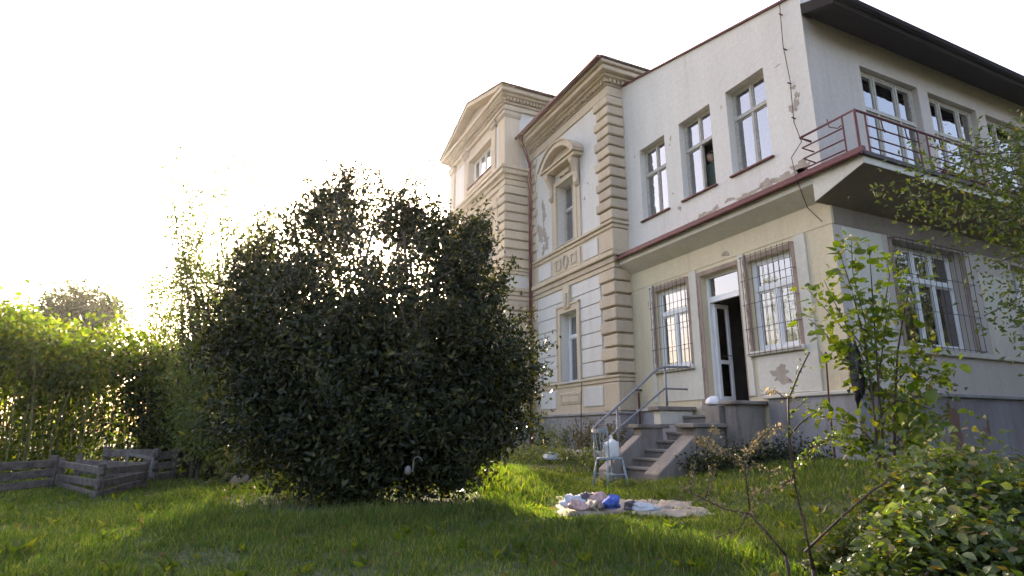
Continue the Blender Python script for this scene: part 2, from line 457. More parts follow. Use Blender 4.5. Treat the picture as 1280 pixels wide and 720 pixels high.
def window(parent, P, u0, u1, z0, z1, cols, zt, mat, depth=0.2, fw=0.05, sash=0.03, sill=None, skip=(), uc=None, glazing_low=1, sillmat=None, name='window', upcols=None):
    """frame with mullions and a transom; a pane object for each light, a sill"""
    m = MB()
    d0, d1 = depth, depth + 0.07
    e = 0.012
    wbox(m, P, u0-e, u0+fw, d0, d1, z0-e, z1+e); wbox(m, P, u1-fw, u1+e, d0, d1, z0-e, z1+e)
    wbox(m, P, u0+fw, u1-fw, d0, d1, z0-e, z0+fw); wbox(m, P, u0+fw, u1-fw, d0, d1, z1-fw, z1+e)
    rows = [(z0+fw, z1-fw)]
    if zt:
        wbox(m, P, u0+fw, u1-fw, d0-0.02, d1, zt-0.04, zt+0.04)
        rows = [(z0+fw, zt-0.04), (zt+0.04, z1-fw)]
    lights = []
    for ri, (a, b) in enumerate(rows):
        nc = cols if (ri == 0 or upcols is None) else upcols
        edges = [u0+fw + (u1-u0-2*fw)*k/nc for k in range(nc+1)] if uc is None else [u0+fw] + [u for u in uc] + [u1-fw]
        for k in range(1, len(edges)-1):
            wbox(m, P, edges[k]-0.025, edges[k]+0.025, d0-0.01, d1-0.005, a, b)
        for k in range(len(edges)-1):
            ua = edges[k] + (0.025 if k else 0); ub = edges[k+1] - (0.025 if k < len(edges)-2 else 0)
            lights.append((ri, k, ua, ub, a, b))
    for (ri, k, ua, ub, a, b) in lights:
        if (ri, k) in skip: continue
        wbox(m, P, ua, ua+sash, d0+0.015, d1-0.01, a, b); wbox(m, P, ub-sash, ub, d0+0.015, d1-0.01, a, b)
        wbox(m, P, ua+sash, ub-sash, d0+0.015, d1-0.01, a, a+sash); wbox(m, P, ua+sash, ub-sash, d0+0.015, d1-0.01, b-sash, b)
    w = m.build(name, mat, parent)
    for (ri, k, ua, ub, a, b) in lights:
        if (ri, k) in skip: continue
        g = MB(); wbox(g, P, ua+sash-0.004, ub-sash+0.004, d0+0.034, d0+0.040, a+sash-0.004, b-sash+0.004)
        g.build('pane', GLASS, w)
    if sill:
        s_ = MB(); wbox(s_, P, u0-0.05, u1+0.05, -sill, depth+0.03, z0-0.055, z0-0.014)
        s_.build('sill', sillmat or REDM, w, 0.006)
    return w

def grille(parent, P, u0, u1, z0, z1, out=0.14, nv=8, nh=5):
    m = MB(); r = 0.0065
    rail = MB()
    for s_ in (u0,):
        rail.tube([P(s_, 0.02, z0), P(s_, -out, z0), P(s_, -out, z1), P(s_, 0.02, z1)], r, 5)
    g = rail.build('window_grille', IRON, parent)
    MB().tube([P(u1, 0.02, z0), P(u1, -out, z0), P(u1, -out, z1), P(u1, 0.02, z1)], r, 5).build('bar', IRON, g)
    for k in range(nh):
        z = z0 + (z1-z0) * k/(nh-1)
        h = MB(); h.tube([P(u0-0.06, 0.03, z), P(u0-0.03, -out-0.012, z), P(u1+0.03, -out-0.012, z), P(u1+0.06, 0.03, z)], r*0.95, 5)
        h.build('cross_bar', IRON, g)
    for k in range(1, nv):
        u = u0 + (u1-u0)*k/nv
        b = MB(); b.tube([P(u, -out, z0-0.04), P(u, -out, z1+0.04)], r*0.85, 5)
        b.build('bar', IRON, g)
    return g

def patch_blob(name, mat, parent, P, u, z, ru, rz, off=-0.004, seed=0, n=44):
    """ragged flake of missing or exposed plaster, a few millimetres thick"""
    r_ = random.Random(seed)
    ph = [r_.uniform(0, 6.28) for _ in range(4)]
    poly = []
    for k in range(n):
        a = 2*math.pi*k/n
        q = 1 + 0.3*math.sin(2*a+ph[0]) + 0.22*math.sin(3*a+ph[1]) + 0.2*math.sin(5*a+ph[2]) + 0.14*math.sin(9*a+ph[3]) + 0.16*r_.uniform(-1, 1)
        poly.append(Vector(P(u + ru*q*math.cos(a), off, z + rz*q*math.sin(a))))
    o = Vector(P(0, 0.02, 0)) - Vector(P(0, 0, 0))
    return MB().prism(poly, o).build(name, mat, parent)

# ------------------------------------------------------------------ the old villa (main block and pedimented bay)
villa = empty('old_villa', 'tall neoclassical villa with tan quoins, cornices and a pedimented bay behind the annex', 'house')
XM, YM, YB = -0.45, 12.4, 17.2         # main facade, its right corner, the bay's side
XB, YE = -1.4, 22.8                     # bay front, bay's far corner
PA = plane('A', XM); PB_ = plane('B', YM); PBF = plane('A', XB); PBS = plane('B', YB)
LW = (14.3, 15.25, 2.36, 4.40)
UW = (14.27, 15.33, 6.54, 8.56)
wall('wall', WHITE, villa, PA, YM, YB+0.1, -0.3, 11.0, [LW, UW])
wall('wall', TAN2, villa, PB_, XM+0.001, 10, -0.3, 11.0, [])
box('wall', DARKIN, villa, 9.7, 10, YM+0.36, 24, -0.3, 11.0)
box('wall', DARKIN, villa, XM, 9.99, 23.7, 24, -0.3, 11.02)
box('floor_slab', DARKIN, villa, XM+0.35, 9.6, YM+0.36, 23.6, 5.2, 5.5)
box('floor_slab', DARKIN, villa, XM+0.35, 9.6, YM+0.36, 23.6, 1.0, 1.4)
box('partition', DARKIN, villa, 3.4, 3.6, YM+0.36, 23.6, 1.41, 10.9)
# plinth and base zone
box('plinth', PLINTH, villa, XM-0.10, 0.02, YM-0.10, YB+0.02, -0.3, 1.38, 0.01)
box('plinth_cap', PLINTH, villa, XM-0.15, 0.02, YM-0.14, YB+0.02, 1.383, 1.45, 0.015)
box('base_panel', TAN, villa, XM-0.02, XM+0.1, YM+0.62, YB+0.02, 1.453, 2.2, 0.006)
for (a, b, mt) in ((13.08, 14.05, WHITE), (14.22, 15.34, TAN), (15.6, 16.55, WHITE)):
    box('panel', mt, villa, XM-0.045, XM+0.05, a, b, 1.62 if mt is WHITE else 1.72, 2.14 if mt is WHITE else 2.06, 0.012)
pf = MB()
for (a, b, c, d) in ((14.30, 15.26, 1.78, 1.80), (14.30, 15.26, 1.98, 2.0), (14.28, 14.30, 1.78, 2.0), (15.26, 15.28, 1.78, 2.0)):
    pf.box(XM-0.06, XM-0.04, a, b, c, d)
pf.build('panel_moulding', TAN2, villa)
def band(name, mat, z0, z1, pr, x1=0.03, bev=0.01):
    return box(name, mat, villa, XM-pr, x1, YM-pr, YB+0.03, z0, z1, bev)
band('sill_band', TAN, 2.203, 2.30, 0.05); band('sill_band', TAN, 2.303, 2.36, 0.085)
band('belt_moulding', TAN, 5.17, 5.30, 0.05); band('belt_moulding', TAN2, 5.303, 5.46, 0.09); band('belt_moulding', TAN, 5.463, 5.60, 0.17, 0.03, 0.02)
band('sill_band', TAN, 6.28, 6.38, 0.06); band('sill_band', TAN, 6.383, 6.47, 0.12, 0.03, 0.015)
# apron panels between belt and sill band
box('apron', TAN, villa, XM-0.02, XM+0.1, YM+0.05, YB+0.02, 5.603, 6.277)
for (a, b) in ((13.1, 13.85), (15.75, 16.6)): box('panel', WHITE, villa, XM-0.05, XM+0.05, a, b, 5.70, 6.2, 0.01)
box('panel', TAN, villa, XM-0.06, XM+0.05, 12.37, 13.0, 5.68, 6.2, 0.012)
box('panel', TAN, villa, XM-0.06, XM+0.05, 14.0, 15.6, 5.66, 6.22, 0.012)
for yc in (14.35, 14.8, 15.25):
    m = MB()
    if yc == 14.8:
        pts = [(XM-0.075, yc+0.13*math.cos(a), 5.94+0.2*math.sin(a)) for a in np.linspace(0, 2*math.pi, 25)]
        m.tube(pts, 0.03, 6, False)
    else:
        for (a, b, c, d) in ((-.16, .16, .12, .17), (-.16, .16, -.17, -.12), (-.16, -.11, -.12, .12), (.11, .16, -.12, .12)):
            m.box(XM-0.09, XM-0.055, yc+a, yc+b, 5.94+c, 5.94+d)
    m.build('apron_ornament', TAN2, villa)
# frieze, dentils, cornice, roof
box('frieze', TAN, villa, XM-0.05, 9, YM-0.05, YB+0.03, 10.22, 10.5, 0.008)
box('frieze_moulding', TAN2, villa, XM-0.09, 9, YM-0.09, YB+0.03, 10.503, 10.55, 0.008)
dm = MB()
for k in range(34): dm.box(XM-0.19, XM-0.02, YM-0.15+k*0.14, YM-0.07+k*0.14, 10.553, 10.66)
for k in range(60): dm.box(XM-0.05+k*0.14, XM+0.03+k*0.14, YM-0.19, YM-0.02, 10.553, 10.66)
dm.build('dentil_row', TAN, villa, kind='stuff')
box('cornice_slab', TAN, villa, XM-0.27, 9, YM-0.27, YB+0.03, 10.663, 10.73, 0.01)
box('cornice_slab', TAN, villa, XM-0.42, 9, YM-0.42, YB+0.03, 10.733, 10.88, 0.02)
box('cornice_slab', TAN, villa, XM-0.50, 9, YM-0.50, YB+0.03, 10.883, 10.985, 0.02)
rf = MB()
rf.prism([(XM-0.55, YM-0.55, 10.99), (10.4, YM-0.55, 10.99), (10.4, 24.4, 10.99), (XM-0.55, 24.4, 10.99)], (0, 0, 0.05))
rf.add([(XM-0.5, YM-0.5, 11.045), (10.3, YM-0.5, 11.045), (10.3, 24.3, 11.045), (XM-0.5, 24.3, 11.045), (4.9, 17, 12.1), (4.9, 19.8, 12.1)],
       [(0,1,4), (1,2,5,4), (2,3,5), (3,0,4,5)])
roof = rf.build('roof', ROOFM, villa)
gt = MB(); gt.tube([(XM-0.60, YM-0.5, 11.0), (XM-0.60, YB-0.05, 11.0)], 0.06, 8); gt.build('gutter', REDM, roof)
# quoins: right corner of the main block
def quoins(mat, z0, z1, n, fn):
    h = (z1-z0)/n
    for k in range(n):
        o = fn(k, z0+k*h+0.028+random.uniform(-.006, .006), z0+(k+1)*h-0.028+random.uniform(-.006, .006)).build('quoin_block', mat if random.random() < .7 else TAN2, villa, 0.024)
        o.location = (random.uniform(-.008, .008), random.uniform(-.008, .008), 0)
for (z0, z1, n) in ((2.38, 5.15, 8), (6.49, 10.2, 12)):
    box('quoin_backing', TAN2, villa, XM-0.012, 0.01, YM-0.012, YM+0.6, z0-0.01, z1+0.01)
    quoins(TAN, z0, z1, n, lambda k, a, b: MB().box(XM-0.10, 0.012, YM-0.10, YM+(0.64 if k % 2 else 0.5), a, b))
    box('quoin_backing', TAN2, villa, XM-0.012, XM+0.1, YB-0.42, YB+0.02, z0-0.01, z1+0.01)
    quoins(TAN, z0, z1, n, lambda k, a, b: MB().box(XM-0.07, XM+0.1, YB-(0.5 if k % 2 else 0.38), YB-0.005, a, b))
box('quoin_block', TAN, villa, XM-0.07, 0.012, YM-0.07, YM+0.62, 1.47, 2.18, 0.02)
box('quoin_block', TAN, villa, XM-0.065, 0.012, YM-0.065, YM+0.0, 5.63, 6.25, 0.02)
# white rusticated courses of the ground floor
nrow = 7
hrow = (5.15-2.40)/nrow
for k in range(nrow):
    a, b = 2.40+k*hrow+0.012, 2.40+(k+1)*hrow-0.012
    zc = (a+b)/2
    if zc < 4.62:
        segs = ((YM+0.66, LW[0]-0.20), (LW[1]+0.20, YB-0.52))
    else:
        segs = ((YM+0.66, 14.58), (14.97, YB-0.52))
    for (u, v) in segs:
        box('course_panel', WHITE, villa, XM-0.035, XM+0.05, u, v, a, b, 0.012)
# lower window: surround, keystone
sr = MB()
for (a, b, c, d) in ((LW[0]-0.17, LW[0]-0.002, 2.365, 4.58), (LW[1]+0.002, LW[1]+0.17, 2.365, 4.58), (LW[0]-0.002, LW[1]+0.002, 4.405, 4.58)):
    sr.box(XM-0.055, XM+0.02, a, b, c, d)
for (a, b, c, d) in ((LW[0]-0.19, LW[0]-0.14, 2.37, 4.62), (LW[1]+0.14, LW[1]+0.19, 2.37, 4.62), (LW[0]-0.19, LW[1]+0.19, 4.585, 4.64)):
    sr.box(XM-0.085, XM+0.02, a, b, c, d)
sr.build('window_surround', TAN, villa)
MB().prism([(XM-0.12, 14.62, 4.5), (XM-0.12, 14.93, 4.5), (XM-0.12, 14.96, 5.16), (XM-0.12, 14.59, 5.16)], (0.13, 0, 0)).build('keystone', TAN, villa, 0.012)
MB().prism([(XM-0.16, 14.72, 4.56), (XM-0.16, 14.83, 4.56), (XM-0.16, 14.86, 4.95), (XM-0.16, 14.69, 4.95)], (0.05, 0, 0)).build('keystone_boss', TAN2, villa, 0.012)
window(villa, PA, *LW, 2, 3.72, PVC, 0.26, sill=0.10, sillmat=OLDW)
# upper window: surround, consoles, segmental pediment
us_ = MB()
for (a, b, c, d) in ((UW[0]-0.15, UW[0]-0.002, 6.475, 8.7), (UW[1]+0.002, UW[1]+0.15, 6.475, 8.7), (UW[0]-0.002, UW[1]+0.002, 8.565, 8.7)):
    us_.box(XM-0.07, XM+0.02, a, b, c, d)
for (a, b) in ((UW[0]-0.32, UW[0]-0.155), (UW[1]+0.155, UW[1]+0.32)): us_.box(XM-0.05, XM+0.02, a, b, 6.475, 8.95)
us_.build('window_surround', TAN, villa)
YC = 14.8
for s_ in (-1, 1):
    m = MB()
    prof = [(0, 9.0), (-0.30, 9.0), (-0.31, 8.88), (-0.22, 8.74), (-0.13, 8.55), (-0.12, 8.32), (-0.17, 8.22), (-0.1, 8.12), (0, 8.1)]
    yy = YC + s_*0.76 - 0.09
    m.prism([(XM+x, yy, z) for x, z in prof], (0, 0.18, 0)).build('console', TAN2, villa, 0.015)
for (yy, rr) in ((14.55, 0.09), (14.8, 0.12), (15.05, 0.09), (14.67, 0.07), (14.93, 0.07)):
    m = MB(); m.tube([(XM-0.02, yy, 8.84), (XM-0.09, yy, 8.84), (XM-0.11, yy, 8.84)], [rr, rr*0.85, rr*0.3], 9); m.build('carved_flower', TAN, villa, smooth=False)
box('entablature', TAN, villa, XM-0.30, XM+0.02, YC-1.0, YC+1.0, 9.003, 9.10, 0.012)
box('entablature', TAN, villa, XM-0.36, XM+0.02, YC-1.08, YC+1.08, 9.103, 9.17, 0.012)
ar = MB()
hw, rise = 1.1, 0.58
rad_ = (hw*hw + rise*rise) / (2*rise); zc = 9.17 + rise - rad_
a0 = math.asin(hw/rad_)
outer = [(YC + rad_*math.sin(t), zc + rad_*math.cos(t)) for t in np.linspace(-a0, a0, 17)]
inner = [(YC + (rad_-0.15)*math.sin(t)*0.97, zc + (rad_-0.15)*math.cos(t)) for t in np.linspace(-a0, a0, 17)]
for k in range(16):
    ar.prism([(XM-0.38, *outer[k]), (XM-0.38, *outer[k+1]), (XM-0.38, *inner[k+1]), (XM-0.38, *inner[k])], (0.4, 0, 0))
ar.build('curved_pediment', TAN, villa)
fl = MB(); fl.prism([(XM-0.14, y, z) for y, z in [(YC-1.0, 9.172)] + [(y, max(z, 9.172)) for y, z in inner[1:-1]] + [(YC+1.0, 9.172)]], (0.15, 0, 0))
fl.build('pediment_field', TAN2, villa)
pr2 = MB()
for k in range(16):
    pr2.prism([(XM-0.43, outer[k][0], outer[k][1]+0.002), (XM-0.43, outer[k+1][0], outer[k+1][1]+0.002), (XM-0.43, outer[k+1][0]*1.0, outer[k+1][1]+0.05), (XM-0.43, outer[k][0], outer[k][1]+0.05)], (0.44, 0, 0))
pr2.build('pediment_flashing', TAN2, villa)
window(villa, PA, *UW, 2, 7.75, OLDW, 0.24, sill=0.12, sillmat=OLDW)
# plaster flaking left of the upper window
for i, (y, z, a, b) in enumerate(((16.25, 8.0, .14, .32), (16.45, 7.35, .2, .35), (16.1, 7.0, .15, .25), (13.75, 7.6, .03, .07), (13.55, 8.0, .025, .05), (16.3, 6.75, .12, .14))):
    patch_blob('flaked_patch', BARE, villa, PA, y, z, a, b, seed=i)

# ---- pedimented bay
AW = [(18.42, 20.72, 10.42, 11.56)]
AR = [(18.32, 19.18, 6.5, 8.45), (19.57, 20.43, 6.5, 8.45), (20.82, 21.68, 6.5, 8.45)]
GW = [(18.35, 19.25, 2.4, 4.5), (20.7, 21.6, 2.4, 4.5)]
wall('bay_wall', TAN, villa, PBF, YB, YE, -0.3, 12.6, AW + AR + GW)
wall('bay_wall', WHITE, villa, PBS, XB+0.001, 4.6, -0.3, 12.6, [], 0.3)
box('bay_wall', TAN, villa, XB+0.002, 4.6, YE-0.35, YE-0.001, -0.3, 12.59)
box('bay_wall', DARKIN, villa, 4.3, 4.59, YB+0.36, YE-0.36, 11.1, 12.58)
box('floor_slab', DARKIN, villa, XB+0.36, 4.2, YB+0.36, YE-0.36, 9.5, 9.8)
box('floor_slab', DARKIN, villa, XB+0.36, 4.2, YB+0.36, YE-0.36, 12.3, 12.5)
def bband(name, mat, z0, z1, pr, bev=0.012, x1=-0.44):
    return box(name, mat, villa, XB-pr, x1, YB-pr, YE+pr, z0, z1, bev)
bband('plinth', PLINTH, -0.3, 1.38, 0.09); bband('plinth_cap', PLINTH, 1.383, 1.45, 0.13)
bband('sill_band', TAN, 2.2, 2.36, 0.07)
bband('belt_moulding', TAN, 5.18, 5.32, 0.05); bband('belt_moulding', TAN2, 5.323, 5.46, 0.09); bband('belt_moulding', TAN, 5.463, 5.6, 0.15)
bband('sill_band', TAN, 6.05, 6.16, 0.06); bband('sill_band', TAN, 6.163, 6.24, 0.11)
bband('bay_cornice', TAN, 9.22, 9.42, 0.06); bband('bay_cornice', TAN2, 9.423, 9.58, 0.12); bband('bay_cornice', TAN, 9.583, 9.74, 0.24, 0.02); bband('bay_cornice', TAN, 9.743, 9.86, 0.30, 0.02)
for (z0, z1, n) in ((1.48, 2.18, 2), (2.38, 5.15, 8), (6.26, 9.2, 9)):
    box('quoin_backing', TAN2, villa, XB-0.012, -0.44, YB-0.012, YB+0.5, z0-0.01, z1+0.01)
    quoins(TAN, z0, z1, n, lambda k, a, b: MB().box(XB-0.10, -0.445, YB-0.10, YB+(0.6 if k % 2 else 0.46), a, b))
    quoins(TAN, z0, z1, n, lambda k, a, b: MB().box(XB-0.075, XB+0.3, YE-(0.6 if k % 2 else 0.46), YE+0.075, a, b))
# first floor of the bay: pilasters and arched windows
for y in (17.78, 17.98, 19.38, 20.62, 21.9):
    m = MB(); m.box(XB-0.10, XB+0.02, y-0.09, y+0.09, 6.45, 8.55); m.build('pilaster', TAN, villa, 0.01)
    m = MB(); m.box(XB-0.14, XB+0.02, y-0.13, y+0.13, 8.553, 8.66).box(XB-0.12, XB+0.02, y-0.11, y+0.11, 8.663, 8.76); m.build('capital', TAN2, villa, 0.01)
box('entablature', TAN, villa, XB-0.10, XB+0.02, YB+0.65, YE-0.65, 8.78, 8.95, 0.01)
for (a, b, c, d) in AR:
    yc, rr = (a+b)/2, (b-a)/2
    zs_ = d - rr
    m = MB()
    th = np.linspace(0, math.pi, 13)
    for k in range(12):
        o1, o2 = (rr+0.13), (rr-0.01)
        p = [(XB-0.07, yc+o1*math.cos(th[k]), zs_+o1*math.sin(th[k])), (XB-0.07, yc+o1*math.cos(th[k+1]), zs_+o1*math.sin(th[k+1])),
             (XB-0.07, yc+o2*math.cos(th[k+1]), zs_+o2*math.sin(th[k+1])), (XB-0.07, yc+o2*math.cos(th[k]), zs_+o2*math.sin(th[k]))]
        m.prism(p, (0.09, 0, 0))
    m.build('arch', TAN2, villa)
    for s_ in (-1, 1):
        m = MB()
        crn = Vector((XB-0.02, yc+s_*(rr+0.005), d+0.005))
        arc = [Vector((XB-0.02, yc+s_*(rr-0.012)*math.cos(t), zs_+(rr-0.012)*math.sin(t))) for t in np.linspace(0, math.pi/2, 7)]
        m.prism([crn] + arc, (0.3, 0, 0)); m.build('spandrel', TAN, villa)
    window(villa, PBF, a, b, c, d, 2, c+1.2, OLDW, 0.26, sill=0.08, sillmat=OLDW)
for g_ in GW: window(villa, PBF, *g_, 2, 3.8, PVC, 0.26, sill=0.08, sillmat=OLDW)
# attic storey
for (a, b, pr) in ((YB+0.0, YB+0.46, 0.09), (18.0, 18.3, 0.07), (20.85, 21.15, 0.07), (YE-0.46, YE, 0.09)):
    x1 = XB+0.5 if a == YB else XB+0.1
    y0 = a-0.07 if a == YB else a
    y1 = b+0.07 if b == YE else b
    box('pilaster', TAN, villa, XB-pr, x1, y0, y1, 9.863, 11.78, 0.012)
    m = MB()
    m.box(XB-pr-0.03, x1+0.03, y0-0.03, y1+0.03, 11.783, 11.84); m.box(XB-pr-0.06, x1+0.05, y0-0.06, y1+0.06, 11.843, 12.0); m.box(XB-pr-0.1, x1+0.08, y0-0.1, y1+0.1, 12.003, 12.08)
    m.build('capital', TAN2, villa, 0.012)
for (a, b) in ((YB+0.53, 17.97), (21.18, YE-0.53)): box('panel', WHITE, villa, XB-0.03, XB+0.05, a, b, 9.95, 11.75, 0.012)
sa = MB()
for (a, b, c, d) in ((18.32, 18.415, 10.2, 11.8), (20.725, 20.82, 10.2, 11.8), (18.415, 20.725, 11.565, 11.8), (18.415, 20.725, 10.2, 10.415)):
    sa.box(XB-0.05, XB+0.02, a, b, c, d)
sa.build('window_surround', TAN, villa)
window(villa, PBF, *AW[0], 4, None, PVC, 0.2, fw=0.05, sill=0.10)
def eband(name, mat, z0, z1, px, py, bev=0.015):
    return box(name, mat, villa, XB-px, 4.5, YB-py, YE+py, z0, z1, bev)
eband('entablature', TAN, 12.083, 12.25, 0.10, 0.10); eband('entablature', TAN2, 12.253, 12.34, 0.16, 0.16)
dm = MB()
for k in range(46): dm.box(XB-0.28, XB-0.05, YB-0.2+k*0.13, YB-0.125+k*0.13, 12.343, 12.44)
for k in range(44): dm.box(XB-0.1+k*0.13, XB-0.025+k*0.13, YB-0.28, YB-0.05, 12.343, 12.44)
dm.build('dentil_row', TAN, villa, kind='stuff')
eband('entablature', TAN, 12.443, 12.52, 0.32, 0.38); eband('entablature', TAN, 12.523, 12.68, 0.40, 0.52, 0.025)
YP = (YB+YE)/2
y0, y1, zb, zt_ = YB-0.6, YE+0.6, 12.683, 13.72
pd = MB(); pd.prism([(XB-0.08, y0+0.4, zb), (XB-0.08, y1-0.4, zb), (XB-0.08, YP, zt_-0.16)], (0.2, 0, 0)); pd.build('tympanum', TAN2, villa)
m = MB()
for yy, zz, rr in ((YP, 12.98, .2), (YP-0.35, 12.9, .13), (YP+0.35, 12.9, .13), (YP-.65, 12.82, .08), (YP+.65, 12.82, .08)):
    m.tube([(XB-0.07, yy, zz), (XB-0.15, yy, zz), (XB-0.19, yy, zz)], [rr, rr*0.8, rr*0.3], 9)
m.build('tympanum_ornament', TAN, villa)
for s_, ye in ((-1, y0), (1, y1)):
    m = MB()
    m.prism([(XB-0.42, ye, zb), (XB-0.42, YP, zt_), (XB-0.42, YP, zt_-0.17), (XB-0.42, ye-s_*0.45*0+(-s_)*0.5, zb)], (0.5, 0, 0))
    m.build('raking_cornice', TAN, villa)
    m = MB()
    m.prism([(XB-0.46, ye+s_*0.03, zb+0.004), (XB-0.46, YP, zt_+0.004), (XB-0.46, YP, zt_+0.06), (XB-0.46, ye+s_*0.03, zb+0.06)], (6.2, 0, 0))
    m.build('roof', ROOFM, villa)
# downpipe with its offset bend
m = MB()
m.tube([(XM-0.55, 16.75, 10.95), (XM-0.55, 16.8, 10.75), (XM-0.17, 16.93, 10.05), (XM-0.17, 16.93, 0.3)], 0.055, 8)
m.build('downpipe', REDM, villa, smooth=True)
m = MB(); m.tube([(XM-0.10, 14.02, 2.3), (XM-0.16, 14.02, 1.3), (XM-0.16, 14.02, 0.3)], 0.014, 5); m.build('wall_cable', IRON, villa)

# ------------------------------------------------------------------ the annex
annex = empty('plain_annex', 'plain two-storey annex with white upper floor, cream ground floor and red balcony rail', 'house')
YA, XR = 6.55, 9.5
A = plane('A', 0.0); Bp = plane('B', YA); Bl = plane('B', 6.5)
U = [(10.68, 11.69, 6.30, 8.27), (9.09, 10.14, 6.30, 8.28), (7.56, 8.60, 6.30, 8.28)]
LWIN = [(10.26, 11.38, 2.42, 4.32), (7.40, 8.44, 2.50, 4.32)]
DOOR = (8.72, 9.80, 1.5, 4.34)
wall('upper_wall', OFFW, annex, A, YA, YM+0.02, 5.3, 8.8, U)
wall('lower_wall', CREAM, annex, A, 6.5, YM+0.02, -0.3, 5.3, LWIN + [DOOR])
MB().prism([(0, YA, 8.8), (0, YM+0.02, 8.8), (0, YM+0.02, 10.56), (0, YA, 9.28)], (0.35, 0, 0)).build('gable_wall', OFFW, annex)
m = MB(); m.prism([(-0.05, YA-0.03, 9.276), (-0.05, YM-0.04, 10.552), (-0.05, YM-0.04, 10.60), (-0.05, YA-0.03, 9.325)], (0.5, 0, 0)); m.build('coping', REDM, annex)
RW = [(1.56, 3.44, 5.52, 8.16), (3.80, 5.62, 6.3, 8.16), (6.0, 7.8, 6.3, 8.16)]
LR = (1.60, 3.76, 2.48, 4.46)
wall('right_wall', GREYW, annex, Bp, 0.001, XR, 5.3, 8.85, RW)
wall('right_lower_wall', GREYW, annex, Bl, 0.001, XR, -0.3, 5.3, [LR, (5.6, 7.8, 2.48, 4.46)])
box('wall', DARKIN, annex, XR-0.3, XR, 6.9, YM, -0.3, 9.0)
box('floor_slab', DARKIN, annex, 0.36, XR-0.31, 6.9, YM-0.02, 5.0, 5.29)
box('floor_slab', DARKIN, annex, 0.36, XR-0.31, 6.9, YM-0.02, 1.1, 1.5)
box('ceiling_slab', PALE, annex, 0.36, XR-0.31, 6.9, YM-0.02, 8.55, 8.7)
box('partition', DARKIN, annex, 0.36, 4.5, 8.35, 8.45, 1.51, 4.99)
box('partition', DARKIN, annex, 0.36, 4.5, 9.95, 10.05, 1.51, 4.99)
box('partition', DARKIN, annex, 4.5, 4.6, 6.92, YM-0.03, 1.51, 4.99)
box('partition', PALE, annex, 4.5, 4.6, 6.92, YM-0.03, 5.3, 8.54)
# roof and dark eave over the right wall
m = MB()
m.prism([(0.36, 5.9, 8.66), (0.36, YM-0.02, 10.35), (0.36, YM-0.02, 10.45), (0.36, 5.9, 8.80)], (XR+0.2, 0, 0)); m.build('roof', ROOFM, annex)
m = MB()
m.prism([(0.0, 5.93, 8.62), (0.0, 6.549, 8.83), (0.0, 6.549, 9.06), (0.0, 5.93, 8.81)], (XR+0.5, 0, 0)); m.build('eave_soffit', EAVE, annex)
box('fascia', EAVE, annex, -0.03, XR+0.5, 5.88, 5.925, 8.58, 8.83)
m = MB(); m.tube([(-0.03, 5.82, 8.72), (XR+0.5, 5.82, 8.72)], 0.07, 8); m.build('gutter', EAVE, annex)
# ledge along the facade, balcony slab on the right side: cantilevered, deeper at the wall
m = MB(); m.prism([(0, 5.55, 4.98), (-0.36, 5.55, 5.20), (-0.36, 5.55, 5.36), (0, 5.55, 5.50)], (0, YM-5.55, 0))
lg = MB(); lg.prism([(0.0, 6.51, 4.98), (-0.36, 6.51, 5.21), (-0.36, 6.51, 5.355), (0.0, 6.51, 5.49)], (0, YM-6.51-0.08, 0)); lg.build('ledge', PALE, annex)
sl = MB()
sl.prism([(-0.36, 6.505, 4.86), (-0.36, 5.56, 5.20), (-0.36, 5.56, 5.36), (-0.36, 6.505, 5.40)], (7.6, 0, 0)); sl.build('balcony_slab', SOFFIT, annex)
MB().prism([(-0.366, 6.50, 4.87), (-0.366, 5.563, 5.205), (-0.366, 5.563, 5.355), (-0.366, 6.50, 5.395)], (0.0055, 0, 0)).build('slab_edge', PALE, annex)
box('slab_edge', PALE, annex, -0.3605, 7.2, 5.5545, 5.5595, 5.205, 5.329)
m = MB(); m.prism([(-0.43, 5.5, 5.36), (-0.43, YM-0.02, 5.36), (-0.43, YM-0.02, 5.47), (-0.43, 5.5, 5.47)], (0.075, 0, 0)); 
m.prism([(-0.36, 6.51, 5.372), (-0.36, 6.51, 5.392), (0.0, 6.51, 5.532), (0.0, 6.51, 5.508)], (0, YM-6.53, 0))
m.build('ledge_flashing', REDM, annex)
m = MB(); m.tube([(-0.47, 5.5, 5.345), (-0.47, YM-0.1, 5.345)], 0.032, 8); m.build('ledge_gutter', REDM, annex)
m = MB(); m.box(-0.40, 7.25, 5.505, 5.555, 5.33, 5.40); m.build('slab_flashing', IRON, annex)
box('string_band', CREAM, annex, -0.012, 0.05, 6.488, YM-0.01, 4.53, 4.975)
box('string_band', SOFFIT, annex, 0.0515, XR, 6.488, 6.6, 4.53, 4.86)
# railing: posts and rails, with bent loops at the wall end
rp = MB()
for (x, y) in ((-0.34, 5.60),): rp.tube([(x, y, 5.36), (x, y, 6.17)], 0.024, 6)
rail = rp.build('balcony_railing', REDR, annex)
def rtube(name, pts, r): MB().tube(pts, r, 6).build(name, REDR, rail)
rtube('post', [(-0.34, 5.83, 5.40), (-0.34, 5.83, 6.17)], 0.016)
for x in (-0.08, 1.35, 1.62, 3.0, 3.27, 4.9, 6.4): rtube('post', [(x, 5.60, 5.36), (x, 5.60, 6.17)], 0.016)
rtube('top_rail', [(-0.10, 6.62, 6.13), (-0.34, 6.66, 6.17), (-0.34, 5.60, 6.18), (7.2, 5.60, 6.18)], 0.022)
for z in (5.96, 5.75, 5.56):
    rtube('rail', [(-0.14, 6.56, z-0.07), (-0.34, 6.64, z), (-0.34, 5.83, z)], 0.014)
    for (a, b) in ((-0.08, 1.35), (1.62, 3.0), (3.27, 4.9), (4.9, 7.2)):
        rtube('rail', [(a, 5.60, z), (b, 5.60, z)], 0.013)
